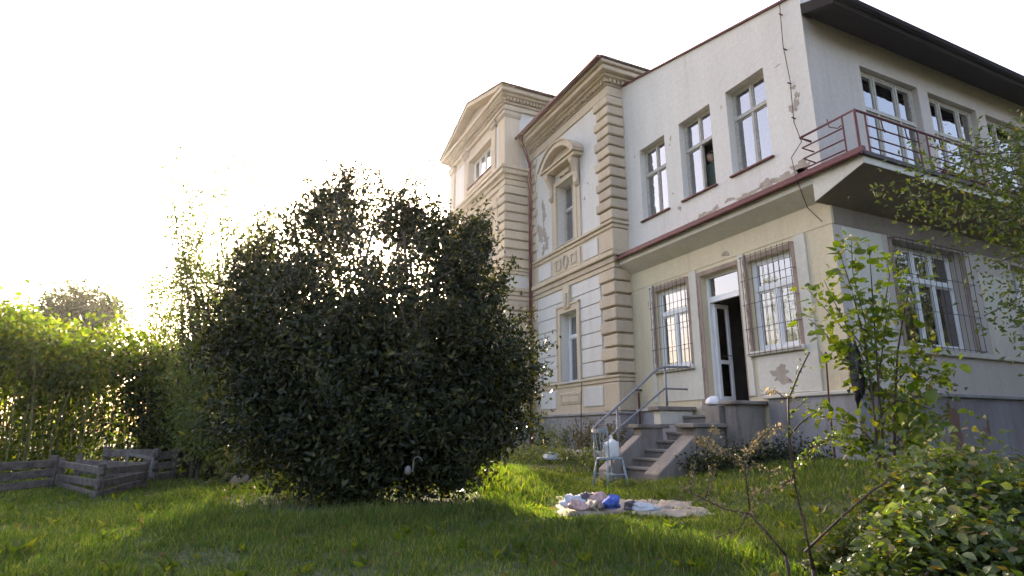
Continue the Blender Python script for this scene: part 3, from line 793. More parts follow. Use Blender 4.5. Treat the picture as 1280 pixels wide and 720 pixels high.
for x in (0.35, 1.0, 2.0, 2.6, 3.7, 4.4):
    rtube('bracket', [(x, 5.60, 6.16), (x+0.05, 5.62, 6.02), (x+0.16, 5.66, 5.99), (x+0.2, 5.68, 6.06)], 0.01)
rtube('bracket', [(-0.34, 6.1, 6.26), (-0.33, 6.08, 6.1), (-0.3, 5.95, 6.02), (-0.34, 5.86, 6.02)], 0.01)
# plinth
wall('plinth', PLINTH, annex, plane('A', -0.07), 6.43, 8.2, -0.3, 1.56, [], 0.068)
wall('plinth', PLINTH, annex, plane('A', -0.07), 10.4, YM-0.12, -0.3, 1.44, [], 0.068)
box('plinth', PLINTHR, annex, -0.069, XR, 6.43, 6.495, -0.3, 1.555)
box('plinth_cap', PALE, annex, -0.12, -0.001, 6.38, 8.29, 1.563, 1.63, 0.012)
box('plinth_cap', PALE, annex, -0.12, -0.001, 10.5, YM-0.16, 1.443, 1.50, 0.012)
box('plinth_cap', PLINTH, annex, 0.001, XR, 6.38, 6.494, 1.563, 1.63, 0.012)
# windows of the white upper floor
w1 = window(annex, A, *U[0], 2, 7.55, OLDW, 0.17, sill=0.06)
w2 = window(annex, A, *U[1], 2, 7.55, OLDW, 0.17, sill=0.06, skip=((0, 0),))
w3 = window(annex, A, *U[2], 2, 7.62, OLDW, 0.19, sill=0.06)
sash = MB()
hx, hy = 0.24, 9.16
for (a, b, c, d) in ((0, .05, 6.37, 7.49), (.38, .43, 6.37, 7.49), (.05, .38, 6.37, 6.42), (.05, .38, 7.44, 7.49)):
    sash.box(hx+a, hx+b, hy, hy+0.035, c, d)
sash.build('open_casement', OLDW, w2)
MB().box(hx+.05, hx+.38, hy+.014, hy+.020, 6.42, 7.44).build('pane', GLASS, w2)
# right upper windows: three lights with a transom
for i, q in enumerate(RW):
    window(annex, Bp, *q, 3, 7.30, OLDW, 0.12, fw=0.06, uc=(q[0]+0.58, q[0]+1.30), sill=0.06 if i else None)
# lower windows with torn reveals, surrounds, grilles
for q in LWIN:
    window(annex, A, *q, 2, 3.72, PVC, 0.12, fw=0.065, sash=0.04, sill=None, upcols=1)
    m = MB()
    for (a, b, c, d) in ((q[0]-0.10, q[0]-0.004, q[2]-0.1, q[3]+0.11), (q[1]+0.004, q[1]+0.085, q[2]-0.1, q[3]+0.11), (q[0]-0.004, q[1]+0.004, q[3]+0.004, q[3]+0.11)):
        m.box(-0.018, 0.05, a, b, c, d)
    m.build('torn_surround', ROUGHP, annex)
    for (a, b) in ((q[0]-0.34, q[0]-0.104), (q[1]+0.089, q[1]+0.24)):
        box('surround_strip', PALE, annex, -0.03, 0.05, a, b, 1.64, 4.52, 0.006)
    for i, s_ in enumerate(np.linspace(q[2], q[3], 9)):
        patch_blob('torn_edge', ROUGHP, annex, A, q[1]+0.085, s_, 0.03, 0.13, -0.033, seed=40+i, n=14)
    box('stone_sill', PALE, annex, -0.09, 0.22, q[0]-0.12, q[1]+0.14, q[2]-0.10, q[2]-0.013, 0.012)
    grille(annex, A, q[0]-0.04, q[1]+0.10, q[2]-0.06, q[3]+0.10, 0.09, 9)
box('under_sill_panel', PALE, annex, -0.022, 0.05, 10.0, 11.25, 1.64, 2.30, 0.005)
box('under_sill_panel', PALE, annex, -0.022, 0.05, 7.2, 8.42, 1.65, 2.38, 0.005)
# right lower window
window(annex, Bl, LR[0]+0.02, LR[1]-0.02, LR[2]+0.02, LR[3]-0.02, 3, 3.80, PVC, 0.20, fw=0.05, uc=(2.52, 3.08))
window(annex, Bl, 5.62, 7.78, 2.50, 4.44, 3, 3.80, PVC, 0.24, fw=0.07)
m = MB()
for (a, b, c, d) in ((LR[0]-0.1, LR[0]-0.003, LR[2], LR[3]+0.06), (LR[1]+0.003, LR[1]+0.1, LR[2], LR[3]+0.06), (LR[0]-0.003, LR[1]+0.003, LR[3]+0.003, LR[3]+0.06)):
    m.box(a, b, 6.482, 6.55, c, d)
m.build('torn_surround', ROUGHP, annex)
box('stone_sill', PALE, annex, 0.9, XR, 6.44, 6.55, 2.33, 2.42, 0.01)
grille(annex, Bl, LR[0]-0.05, LR[1]+0.12, LR[2]-0.02, LR[3]+0.0, 0.10, 13, 4)
m = MB()
for (a, b) in ((0.25, 1.2), (4.25, 5.4)): m.box(a, b, 6.475, 6.55, 2.5, 4.45)
box('wall_panel', PALE, annex, 0.25, 1.3, 6.480, 6.55, 1.64, 4.50, 0.006)
box('wall_panel', PALE, annex, 4.3, 5.4, 6.480, 6.55, 2.43, 4.1, 0.006)
# entrance: frame, transom light, open leaf, torn reveal, threshold
dr = MB()
d0, d1 = 0.16, 0.24
ua, ub, za, zb_ = DOOR
for (a, b, c, d) in ((ua, ua+0.06, za, zb_), (ub-0.06, ub, za, zb_), (ua+0.06, ub-0.06, zb_-0.06, zb_), (ua+0.06, ub-0.06, 3.74, 3.86)):
    dr.box(d0, d1, a, b, c, d)
door = dr.build('door_frame', PVC, annex)
MB().box(0.20, 0.206, ua+0.055, ub-0.055, 3.855, zb_-0.055).build('pane', GLASS, door)
ang = R(91)
ax = Vector((math.sin(ang), -math.cos(ang), 0)); nn = Vector((math.cos(ang), math.sin(ang), 0)); zz = Vector((0, 0, 1))
h0 = Vector((0.24, ub-0.07, 1.58))
lm = MB()
wd, ht = 0.42, 2.14
def lbox(mb, a, b, c, d, t=0.03):
    mb.obox(h0 + ax*(a+b)/2 + zz*(c+d)/2, ax, nn, zz, (b-a)/2, t, (d-c)/2)
for (a, b, c, d) in ((0, .07, 0, ht), (wd-.07, wd, 0, ht), (.07, wd-.07, 0, .12), (.07, wd-.07, ht-.08, ht), (.07, wd-.07, .82, .90)): lbox(lm, a, b, c, d)
leaf = lm.build('door_leaf', PVC, annex)
for (c, d) in ((.12, .82), (.92, ht-.1)):
    g = MB(); lbox(g, .066, wd-.066, c-.003, d+.003, 0.004); g.build('pane', GLASS, leaf)
hn = MB(); hn.tube([h0+ax*(wd-.05)+nn*-.03+zz*1.0, h0+ax*(wd-.05)+nn*-.08+zz*1.0, h0+ax*(wd-.17)+nn*-.08+zz*1.0], 0.012, 6); hn.build('handle', PIPE, leaf)
m = MB()
for (a, b, c, d) in ((ua-0.03, ua-0.003, 1.6, zb_+0.1), (ub+0.003, ub+0.16, 1.5, zb_+0.1), (ua-0.003, ub+0.003, zb_+0.003, zb_+0.1)):
    m.box(-0.016, 0.05, a, b, c, d)
m.build('torn_surround', ROUGHP, annex)
for i in range(14):
    patch_blob('torn_edge', ROUGHP, annex, A, ub+0.15+0.02*math.sin(i*1.7), 1.6+i*0.2, 0.05, 0.15, -0.026, seed=60+i, n=14)
box('surround_strip', PALE, annex, -0.02, 0.05, ub+0.17, ub+0.27, 1.5, 4.52, 0.006)
# plaster losses on the white wall above the ledge
for i, (y, z, a, b) in enumerate(((9.55, 5.72, .16, .07), (9.2, 5.74, .12, .05), (8.75, 5.80, .1, .05), (8.3, 5.72, .3, .06), (7.75, 5.76, .22, .09), (7.25, 5.72, .3, .1), (6.95, 5.75, .2, .16), (9.9, 5.66, .1, .05), (6.95, 7.05, .09, .12), (6.86, 7.25, .05, .06), (6.92, 7.45, .05, .04), (10.3, 6.15, .05, .06), (7.2, 8.1, .05, .015), (10.5, 7.9, .02, .03), (10.45, 8.05, .03, .06), (8.75, 8.0, .02, .03), (11.9, 8.2, .02, .03), (10.5, 6.6, .02, .03))):
    patch_blob('flaked_patch', BARE, annex, A, y, z, a, b, seed=80+i)
for i, (y, z, a, b) in enumerate(((9.0, 5.0-.35, .1, .04), (7.9, 2.0, .22, .13), (7.1, 2.2, .1, .15), (11.6, 4.0, .04, .1))):
    patch_blob('flaked_patch', BARE, annex, A, y, z, a, b, -0.026, seed=110+i)
# lightning wire clipped to the wall
pts = [(-0.05, 6.95, 9.35), (-0.06, 6.98, 8.4), (-0.05, 6.93, 7.6), (-0.06, 6.95, 6.7), (-0.05, 6.85, 6.25), (-0.12, 7.05, 6.0), (-0.46, 6.75, 5.46), (-0.46, 6.72, 5.3), (-0.05, 6.9, 4.95), (-0.05, 6.65, 4.6)]
MB().tube(pts, 0.008, 5).build('lightning_wire', IRON, annex)
for z in (9.1, 8.3, 7.55, 6.8): MB().tube([(0.0, 6.96, z), (-0.09, 6.96, z)], 0.014, 5).build('wire_clip', RUST, annex)
box('wall_bracket', IRON, annex, -0.12, 0.0, 12.1, 12.2, 1.95, 1.99)
MB().tube([(-0.15, 12.05, 1.9), (-0.15, 12.05, 0.4)], 0.03, 6).build('drain_stub', RUST, annex)

# ------------------------------------------------------------------ entrance steps
steps = empty('entrance_steps', 'worn stone entrance steps with sloping side walls leading up to the open door', 'steps')
treads = [(-2.05, .30), (-1.77, .46), (-1.46, .62), (-1.14, .79), (-0.88, .96), (-0.62, 1.13), (-0.40, 1.30)]
for i, (x, z) in enumerate(treads):
    x2 = treads[i+1][0]+0.03 if i+1 < len(treads) else -0.005
    m = MB(); m.box(x-0.02, x2+0.02, 9.02, 10.22, z-0.055, z); m.build('tread', STONE, steps, 0.012)
    box('riser', STONE, steps, x+0.015, x2+0.03, 9.021, 10.219, z-0.22 if i else 0.0, z-0.058)
box('landing', STONE, steps, -0.9, -0.005, 8.64, 9.018, 1.0, 1.44, 0.01)
box('threshold', PLINTH, steps, -0.22, 0.16, 8.68, 9.84, 1.40, 1.505, 0.01)
def cheek(y0, y1):
    m = MB(); m.prism([(-2.42, y0, -0.1), (-2.42, y0, 0.24), (-1.52, y0, 0.90), (-1.52, y0, -0.1)], (0, y1-y0, 0)); m.build('side_wall', STONE, steps, 0.015)
cheek(10.22, 10.50); cheek(8.62, 9.02)
for (ya, yb) in ((10.222, 10.50), (8.60, 9.019)):
    box('pedestal', STONE, steps, -1.515, -0.95, ya, yb, -0.1, 1.03, 0.01)
    box('pedestal_cap', STONE, steps, -1.62, -0.80, ya-0.05, yb+0.05, 1.033, 1.11, 0.015)
box('pedestal', PALE, steps, -0.98, -0.08, 10.25, 10.47, 1.113, 1.40, 0.01)
box('pedestal_cap', STONE, steps, -1.08, -0.02, 10.19, 10.55, 1.403, 1.49, 0.015)
box('pedestal', STONE, steps, -0.80, -0.08, 8.32, 8.598, -0.1, 1.45, 0.01)
box('pedestal_cap', STONE, steps, -0.88, -0.02, 8.24, 8.68, 1.453, 1.525, 0.015)
box('foundation', STONE, steps, -1.50, -0.08, 8.66, 9.015, -0.1, 1.0)
hr = MB()
hr.tube([(-2.63, 10.3, 0.90), (-2.66, 10.3, 0.98), (-2.60, 10.3, 1.06), (-2.02, 10.3, 1.48), (-0.95, 10.3, 2.28), (-0.72, 10.3, 2.34), (-0.15, 10.3, 2.36), (0.0, 10.3, 2.36)], 0.026, 8)
hand = hr.build('handrail', PIPE, steps, smooth=True)
MB().tube([(-2.45, 10.3, 0.72), (-2.02, 10.3, 1.03), (-0.78, 10.3, 1.87), (-0.15, 10.3, 1.87)], 0.022, 8).build('lower_rail', PIPE, hand, smooth=True)
for (x, za_, zb__) in ((-2.04, 0.45, 1.47), (-0.74, 1.49, 2.34)): MB().tube([(x, 10.3, za_), (x, 10.3, zb__)], 0.023, 8).build('post', PIPE, hand, smooth=True)
MB().tube([(-2.63, 10.3, 0.92), (-2.6, 10.3, 0.1)], 0.022, 8).build('post', PIPE, hand, smooth=True)

# ------------------------------------------------------------------ cloth-like lumps
def lump(name, mat, c, rx, ry, rz, label, cat, seed=0, rough=0.3, res=14, rot=0.0, group=None, flat=True, parent=None):
    bm = bmesh.new()
    bmesh.ops.create_uvsphere(bm, u_segments=res*2, v_segments=res, radius=1)
    for v in bm.verts:
        n = mnoise.noise(v.co*1.8 + Vector((seed*3.1, 0, 0))) * rough + mnoise.noise(v.co*4.5 + Vector((0, seed*2.3, 0))) * rough * 0.55
        v.co *= 1 + n
        if flat and v.co.z < -0.4: v.co.z = -0.4
    M = Matrix.Translation(c) @ Matrix.Rotation(rot, 4, 'Z') @ Matrix.Diagonal((rx, ry, rz, 1))
    bm.transform(M)
    me = bpy.data.meshes.new(name); bm.to_mesh(me); bm.free()
    me.polygons.foreach_set('use_smooth', [True]*len(me.polygons))
    o = link(name, me, mat, parent)
    if label: tag(o, label, cat, group)
    return o

def sheet(name, mat, corners, n, amp, label, cat, seed=0, freq=2.5, th=0.012, ridge=None):
    """a crumpled cloth lying on the grass"""
    P0, P1, P2, P3 = [np.array(c, float) for c in corners]
    V = []; 
    for i in range(n+1):
        for j in range(n+1):
            u, v = i/n, j/n
            p = (P0*(1-u)+P1*u)*(1-v) + (P3*(1-u)+P2*u)*v
            q = Vector((p[0]*freq, p[1]*freq, seed))
            w = mnoise.noise(q)*0.6 + mnoise.noise(q*2.7)*0.4
            e = Vector((p[0]*3, p[1]*3, seed+9))
            x, y = p[0]+0.10*mnoise.noise(e), p[1]+0.10*mnoise.noise(e+Vector((5, 5, 5)))
            ed_ = min(1.0, 6*min(u, 1-u, v, 1-v))
            z = hz(x, y) + 0.03 + 0.045*ed_ + amp*(abs(w)*1.6)*(.4+.6*ed_)
            if ridge: z += ridge*math.exp(-((v-0.12)/0.12)**2)
            V.append((x, y, z))
    F = [(i*(n+1)+j, (i+1)*(n+1)+j, (i+1)*(n+1)+j+1, i*(n+1)+j+1) for i in range(n) for j in range(n)]
    me = bpy.data.meshes.new(name); me.from_pydata(V, [], F)
    me.polygons.foreach_set('use_smooth', [True]*len(F))
    o = link(name, me, mat)
    sd = o.modifiers.new('thickness', 'SOLIDIFY'); sd.thickness = th
    return tag(o, label, cat)

# ------------------------------------------------------------------ person at the window
def make_person():
    base = Vector((0.47, 9.58, 5.68))
    J = {'pelvis': (0,0,.86), 'belly': (0,0,1.02), 'chest': (-.02,0,1.24), 'neckb': (-.03,0,1.40), 'neck': (-.045,0,1.46), 'head': (-.06,0,1.53), 'crown': (-.065,0,1.63),
         'sl': (-.02,.17,1.36), 'el': (-.10,.22,1.10), 'hl': (-.12,.16,.90), 'sr': (-.02,-.17,1.36), 'er': (-.10,-.22,1.10), 'hr': (-.12,-.14,.90),
         'hipl': (0,.1,.84), 'kl': (-.02,.1,.46), 'fl': (0,.1,.06), 'hipr': (0,-.1,.84), 'kr': (-.02,-.1,.46), 'fr': (0,-.1,.06)}
    Rr = {'pelvis': .15, 'belly': .13, 'chest': .145, 'neckb': .07, 'neck': .055, 'head': .085, 'crown': .07, 'sl': .065, 'el': .045, 'hl': .03, 'sr': .065, 'er': .045, 'hr': .03,
          'hipl': .1, 'kl': .065, 'fl': .05, 'hipr': .1, 'kr': .065, 'fr': .05}
    E = [('pelvis','belly'),('belly','chest'),('chest','neckb'),('neckb','neck'),('neck','head'),('head','crown'),('chest','sl'),('sl','el'),('el','hl'),('chest','sr'),('sr','er'),('er','hr'),
         ('pelvis','hipl'),('hipl','kl'),('kl','fl'),('pelvis','hipr'),('hipr','kr'),('kr','fr')]
    ks = list(J)
    me = bpy.data.meshes.new('person')
    me.from_pydata([base + Vector(J[k]) for k in ks], [(ks.index(a), ks.index(b)) for a, b in E], [])
    o = link('person', me, CLOTHG)
    md = o.modifiers.new('skin', 'SKIN')
    for k, sv in zip(ks, me.skin_vertices[0].data):
        sv.radius = (Rr[k], Rr[k]); sv.use_root = (k == 'pelvis')
    o.modifiers.new('sub', 'SUBSURF').levels = 2
    o.modifiers['sub'].render_levels = 2
    tag(o, 'dark-haired person in dark clothes standing behind the open casement of an upper window', 'person')
    c = base + Vector((-.065, 0, 1.55))
    bm = bmesh.new(); bmesh.ops.create_uvsphere(bm, u_segments=20, v_segments=14, radius=1)
    for v in bm.verts:
        x, y, z = v.co
        w = 1 + 0.10*max(0, -x)*(abs(z) < .5)
        v.co = Vector((x*.092*w, y*.082, z*.125))
        if x < -.75 and abs(z+.1) < .25 and abs(y) < .25: v.co.x -= .022*(1-abs(y)/.25)       # nose
    bm.transform(Matrix.Translation(c)); me2 = bpy.data.meshes.new('face'); bm.to_mesh(me2); bm.free()
    me2.polygons.foreach_set('use_smooth', [True]*len(me2.polygons))
    link('face', me2, SKIN, o)
    bm = bmesh.new(); bmesh.ops.create_uvsphere(bm, u_segments=22, v_segments=16, radius=1)
    for v in list(bm.verts):
        x, y, z = v.co
        if x < -.45 and z < .35: bm.verts.remove(v)
    for v in bm.verts:
        x, y, z = v.co
        v.co = Vector((x*.115+.012, y*.112, z*.135 if z > 0 else z*.36))
    bm.transform(Matrix.Translation(c + Vector((0, 0, .02)))); me3 = bpy.data.meshes.new('hair'); bm.to_mesh(me3); bm.free()
    hh = link('hair', me3, HAIR, o); sd = hh.modifiers.new('th', 'SOLIDIFY'); sd.thickness = .015
    for y in (.032, -.032):
        ee = MB(); ee.tube([c+Vector((-.082, y, .0)), c+Vector((-.093, y, .0))], [.011, .006], 8); ee.build('eye', HAIR, o)
make_person()

# curtains
def curtain(name, mat, x, y0, y1, z0, z1, label, folds=6, amp=0.03):
    n = 40
    V, F = [], []
    for i in range(n+1):
        u = i/n
        y = y0 + (y1-y0)*u
        dx = amp*math.sin(u*folds*2*math.pi) + amp*0.4*math.sin(u*folds*5+1)
        V += [(x+dx, y, z0), (x+dx*0.7, y, z1)]
    F = [(2*i, 2*i+2, 2*i+3, 2*i+1) for i in range(n)]
    me = bpy.data.meshes.new(name); me.from_pydata(V, [], F)
    me.polygons.foreach_set('use_smooth', [True]*len(F))
    o = link(name, me, mat)
    o.modifiers.new('th', 'SOLIDIFY').thickness = 0.006
    return tag(o, label, name, 'curtains and blinds behind the windows')
curtain('curtain', CURT, 0.36, 10.70, 11.12, 6.3, 7.6, 'white curtain in the right half of the upper window nearest the quoins')
curtain('curtain', CURT, 0.36, 9.80, 10.2, 6.25, 7.62, 'white curtain in the left half of the middle upper window beside the person')
curtain('blind', BROWNB, 0.36, 9.64, 10.10, 7.62, 8.15, 'brown blind in the top left light of the middle upper window', 1, 0.004)
curtain('curtain', CURT, 0.36, 9.10, 9.6, 7.7, 8.2, 'white cloth in the top right light of the middle upper window', 2, 0.01)
curtain('curtain', CURT, 0.42, 7.5, 8.66, 6.2, 8.3, 'pale closed curtain filling the upper window nearest the annex corner', 8, 0.02)
def curtain_b(name, mat, y, x0, x1, z0, z1, label, folds=6, amp=0.03):
    o = curtain(name, mat, 0, x0, x1, z0, z1, label, folds, amp)
    me = o.data
    for v in me.vertices: v.co = (v.co.y, y + v.co.x, v.co.z)
    return o
curtain_b('curtain', CURT, 6.92, 1.95, 3.1, 5.4, 8.2, 'long white curtain behind the glazed balcony door', 7)
curtain_b('curtain', CURT, 6.92, 4.1, 4.9, 5.4, 8.2, 'white curtain behind the middle window above the balcony', 6)
curtain_b('curtain', CURT, 6.92, 6.2, 6.7, 5.4, 8.2, 'white curtain behind the window farthest right above the balcony', 4)
curtain('blind', BROWNB, XM+0.42, 14.3, 15.3, 7.75, 8.6, 'orange-brown blind in the top of the window under the curved pediment', 1, 0.004)
curtain('curtain', CURT, XM+0.42, 14.3, 14.95, 6.5, 7.75, 'white curtain in the window under the curved pediment', 6)
curtain('curtain', CURT, XB+0.5, 18.5, 19.5, 10.3, 11.6, 'white curtain in the wide attic window below the pediment', 8)
curtain('curtain', CURT, XB+0.5, 18.3, 18.8, 6.4, 8.4, 'white curtain in the arched window beside the bush top', 4)

# ------------------------------------------------------------------ foliage builders
def cluster_leaves(centres, n, spread, L, Wd, r, droop=0.0, aspread=1.0):
    centres = np.asarray(centres, float)
    C = np.repeat(centres, n, 0) + r.normal(size=(len(centres)*n, 3)) * spread
    ax = r.normal(size=C.shape) * aspread
    ax[:, 2] -= droop
    Ls = L * r.uniform(0.65, 1.3, len(C)); Ws = Wd * r.uniform(0.7, 1.25, len(C))
    return leaves(C, ax, Ls, Ws, r)

def limb(mb, p0, p1, r0, r1, wob, r, n=5, sides=6):
    p0, p1 = np.array(p0, float), np.array(p1, float)
    pts, rad = [], []
    ln = np.linalg.norm(p1-p0)
    for k in range(n+1):
        t = k/n
        p = p0*(1-t)+p1*t
        if 0 < k < n: p = p + r.normal(size=3)*wob*ln
        pts.append(p); rad.append(r0*(1-t)+r1*t)
    mb.tube(pts, rad, sides)
    return pts

# ------------------------------------------------------------------ the big dark bush
def make_bush():
    r = np.random.default_rng(11)
    fwd = np.array([math.sin(R(11.3)), math.cos(R(11.3)), 0]); rgt = np.array([fwd[1], -fwd[0], 0])
    D0 = 9.4
    org = np.array(CAM) * [1, 1, 0]
    k = D0 / 761.0
    zs = np.array([0.0, 0.35, 0.75, 1.3, 1.85, 2.6, 3.3, 3.9, 4.35, 4.75])
    cx = (np.array([468, 468, 466, 464, 461, 452, 450, 448, 446, 444]) - 450) * k
    hw_ = np.array([80, 128, 152, 164, 170, 160, 138, 102, 62, 20]) * k
    root = empty('dark_bush', 'big dark evergreen bush on the lawn in front of the villa, low sun behind it', 'bush')
    # limbs
    base = org + fwd*(D0) ; base[2] = hz(base[0], base[1]) - 0.05
    tr = MB()
    ends = []
    for i in range(16):
        a = r.uniform(0, 6.28); zt = r.uniform(1.6, 4.6)
        h = np.interp(zt, zs, hw_)*r.uniform(0.3, 0.8); c = np.interp(zt, zs, cx)
        e = org + fwd*(D0 + math.sin(a)*h*0.85) + rgt*(c + math.cos(a)*h) + [0, 0, zt]
        b = base + np.array([r.normal()*0.15, r.normal()*0.15, 0])
        p = limb(tr, b, e, 0.07, 0.02, 0.04, r, 6)
        ends += p[3:]
        for j in range(4):
            q = p[r.integers(2, 6)]
            e2 = q + r.normal(size=3)*[0.6, 0.6, 0.45]
            limb(tr, q, e2, 0.025, 0.007, 0.06, r, 3, 5)
    tr.build('trunk', BARK, root, smooth=True)
    # leaf clusters spread through a dozen unequal boughs
    blobs = [(466, 515, 160, 95, 1.7, 0), (372, 495, 85, 80, 1.2, -.2), (338, 425, 56, 84, .9, .1), (445, 420, 140, 115, 1.6, 0), (570, 440, 82, 100, 1.1, 0), (372, 322, 46, 62, .6, .3), (432, 290, 44, 64, .6, -.1),
             (492, 296, 44, 60, .6, .3), (548, 330, 44, 66, .6, -.2), (596, 372, 36, 58, .5, .2), (625, 492, 46, 46, .6, -.3), (455, 566, 100, 60, 1.1, -.7), (535, 555, 85, 55, 1.0, -.5), (302, 440, 42, 62, .7, .3), (312, 345, 24, 42, .4, .4), (462, 268, 62, 38, .55, .1), (520, 290, 34, 44, .5, .4), (405, 262, 22, 34, .35, .2), (585, 300, 18, 36, .3, .5)]
    PP, DD = [], []
    for (px, py, rx, ry, rd, dz) in blobs:
        c = np.array(at(px, py, D0 + dz))
        n = int(60 + 2300*rx*ry*rd*k*k/6.0)
        d = unit(r.normal(size=(n, 3)))
        q = r.random((n, 1))**0.42 * (1 + 0.22*np.sin(5*d[:, :1]+px) * np.cos(4*d[:, 2:]+py) + r.normal(size=(n, 1))*.07)
        w = d*q
        PP.append(c + rgt*(w[:, :1]*rx*k) + fwd*(w[:, 1:2]*rd) + np.array([0, 0, 1])*(w[:, 2:]*ry*k)); DD.append(rgt*d[:, :1] + fwd*d[:, 1:2] + np.array([0, 0, 1])*d[:, 2:])
    P = np.concatenate(PP); DR = np.concatenate(DD); edge_p = P.copy()
    P = P[P[:, 2] > 0.1]
    # loose upper crown: whole sprays are missing, so that the sky shows through
    def nzv(p, f, s): return np.array([mnoise.noise(Vector((x*f+s, y*f, w*f))) for x, y, w in p])
    g = nzv(P, 1.5, 3.0)
    kill = (g > 0.40 - 0.09*(P[:, 2]-2.6)) & (P[:, 2] > 2.3)
    kill |= nzv(P, 3.4, 8.0) > 0.40 - 0.08*(P[:, 2]-1.5)
    # the opening the sun looks through
    sd = np.array([sdir.x, sdir.y, sdir.z]); rel = P - np.array(CAM)
    t = rel @ sd
    dist = np.linalg.norm(rel - t[:, None]*sd, axis=1)
    kill |= (dist < 0.19) | ((dist < 0.42) & (r.random(len(P)) < 0.45))
    P = P[~kill]
    L1 = cluster_leaves(P, 14, 0.12, 0.105, 0.05, r, 0.15)
    # protruding sprays at the outline
    sp = []
    tw = MB()
    for i in r.integers(0, len(edge_p), 420):
        s0, d = edge_p[i], DR[i]
        if s0[2] < 0.4: continue
        ln = r.uniform(0.25, 0.6) if s0[2] < 3 else r.uniform(0.3, 0.85)
        dd = d + [0, 0, 1.3 if s0[2] > 2.6 else 0.35]
        e = s0 + dd/np.linalg.norm(dd)*ln
        tw.tube([s0, (s0+e)/2 + r.normal(size=3)*0.03, e], [0.012, 0.009, 0.004], 5)
        for w in np.linspace(0.15, 1, 7): sp.append(s0*(1-w)+e*w)
    # long low sprays to the right
    for (px, py) in ((683, 468), (672, 520), (655, 500), (640, 430), (625, 372), (650, 545)):
        e = np.array(at(px, py, 9.3)); s0 = e - rgt*0.9 - [0, 0, 0.3]
        tw.tube([s0, (s0+e)/2 + [0, 0, -0.08], e], [0.02, 0.014, 0.005], 5)
        for w in np.linspace(0.1, 1, 11): sp.append(s0*(1-w)+e*w + [0, 0, -0.1*math.sin(w*3.1)])
    tw.build('twigs', BARK, root, kind='stuff')
    sp = np.array(sp)
    rel = sp - np.array(CAM); t = rel @ sd
    sp = sp[np.linalg.norm(rel - t[:, None]*sd, axis=1) > 0.2]
    L2 = cluster_leaves(sp, 15, 0.075, 0.085, 0.038, r, -0.2)
    V, l, s_, v = joinleaf([L1, L2])
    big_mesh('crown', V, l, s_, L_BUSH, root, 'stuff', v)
make_bush()

# ------------------------------------------------------------------ other trees and thickets
def tree(name, label, cat, base, clusters, n, spread, L, Wd, mat, r, trunk_r=0.1, limbs=12, group=None, bark=BARK, stems=1):
    root = empty(name, label, cat, group)
    clusters = np.asarray(clusters, float)
    tr = MB()
    base = np.array(base, float)
    for s_ in range(stems):
        b = base + (r.normal(size=3)*[0.25, 0.25, 0] if stems > 1 else 0)
        top = clusters[np.argmax(clusters[:, 2] + r.normal(size=len(clusters))*0.4)]
        c = clusters.mean(0)
        mid = np.array([c[0]*0.4+top[0]*0.6, c[1]*0.4+top[1]*0.6, top[2]]) if stems == 1 else top
        pts = limb(tr, b - [0, 0, 0.1], mid, trunk_r, trunk_r*0.15, 0.02, r, 8, 8)
        for i in range(limbs):
            e = clusters[r.integers(len(clusters))]
            k = min(7, max(2, int(np.argmin([abs(p[2] - (e[2]-0.25*(e[2]-b[2]))) for p in pts]))))
            if np.linalg.norm(e-pts[k]) > 3.5*max(1, (top[2]-b[2])/6): continue
            limb(tr, pts[k], e, trunk_r*0.4*(1-k/10), 0.006, 0.05, r, 4, 5)
    tr.build('trunk', bark, root, smooth=True)
    V, l, s_, v = cluster_leaves(clusters, n, spread, L, Wd, r, 0.2)
    big_mesh('crown', V, l, s_, mat, root, 'stuff', v)
    return root

r5 = np.random.default_rng(5)
def cloud(c, rad, n, r, hollow=0.5):
    d = unit(r.normal(size=(n, 3))) * (r.random((n, 1))**hollow)
    lum = 1 + 0.2*np.sin(4*d[:, :1]*3+d[:, 2:]*5)
    return np.array(c) + d*np.array(rad)*lum

# slender pale tree rising left of the bush
def slender(name, label, px, d, pytop, r, width, ncl, nl, mat=L_PALE, dens=1.0):
    b = np.array(at(px, 560, d)); b[2] = hz(b[0], b[1])
    top = np.array(at(px, pytop, d))[2]
    cl = []
    tips = []
    for k in range(ncl):
        a = r.uniform(0, 6.28); rr = width*r.uniform(0.2, 1)
        e = b + [math.cos(a)*rr, math.sin(a)*rr, 0]; e[2] = top*r.uniform(0.55, 1.0)
        tips.append(e)
        for w in np.linspace(0.12, 1, 26):
            p = (b + (e-b)*[w**0.8, w**0.8, w])
            if r.random() < (1.15-0.75*w)*dens: cl.append(p + r.normal(size=3)*0.16*(1.25-w))
    root = empty(name, label, 'tree')
    tr = MB()
    for e in tips: limb(tr, b - [0, 0, .1], e, 0.03, 0.004, 0.015, r, 7, 5)
    tr.build('trunk', BARKR, root, smooth=True)
    V, l, s_, v = cluster_leaves(np.array(cl), nl, 0.15, 0.09, 0.05, r, 0.3)
    big_mesh('crown', V, l, s_, mat, root, 'stuff', v)
slender('slender_tree', 'tall thin pale green tree with whippy shoots just left of the dark bush', 268, 14.6, 205, np.random.default_rng(21), 1.9, 46, 30)
slender('slender_tree', 'shorter thin pale green tree at the right end of the backlit thicket', 205, 17.0, 330, np.random.default_rng(22), 1.3, 18, 20)

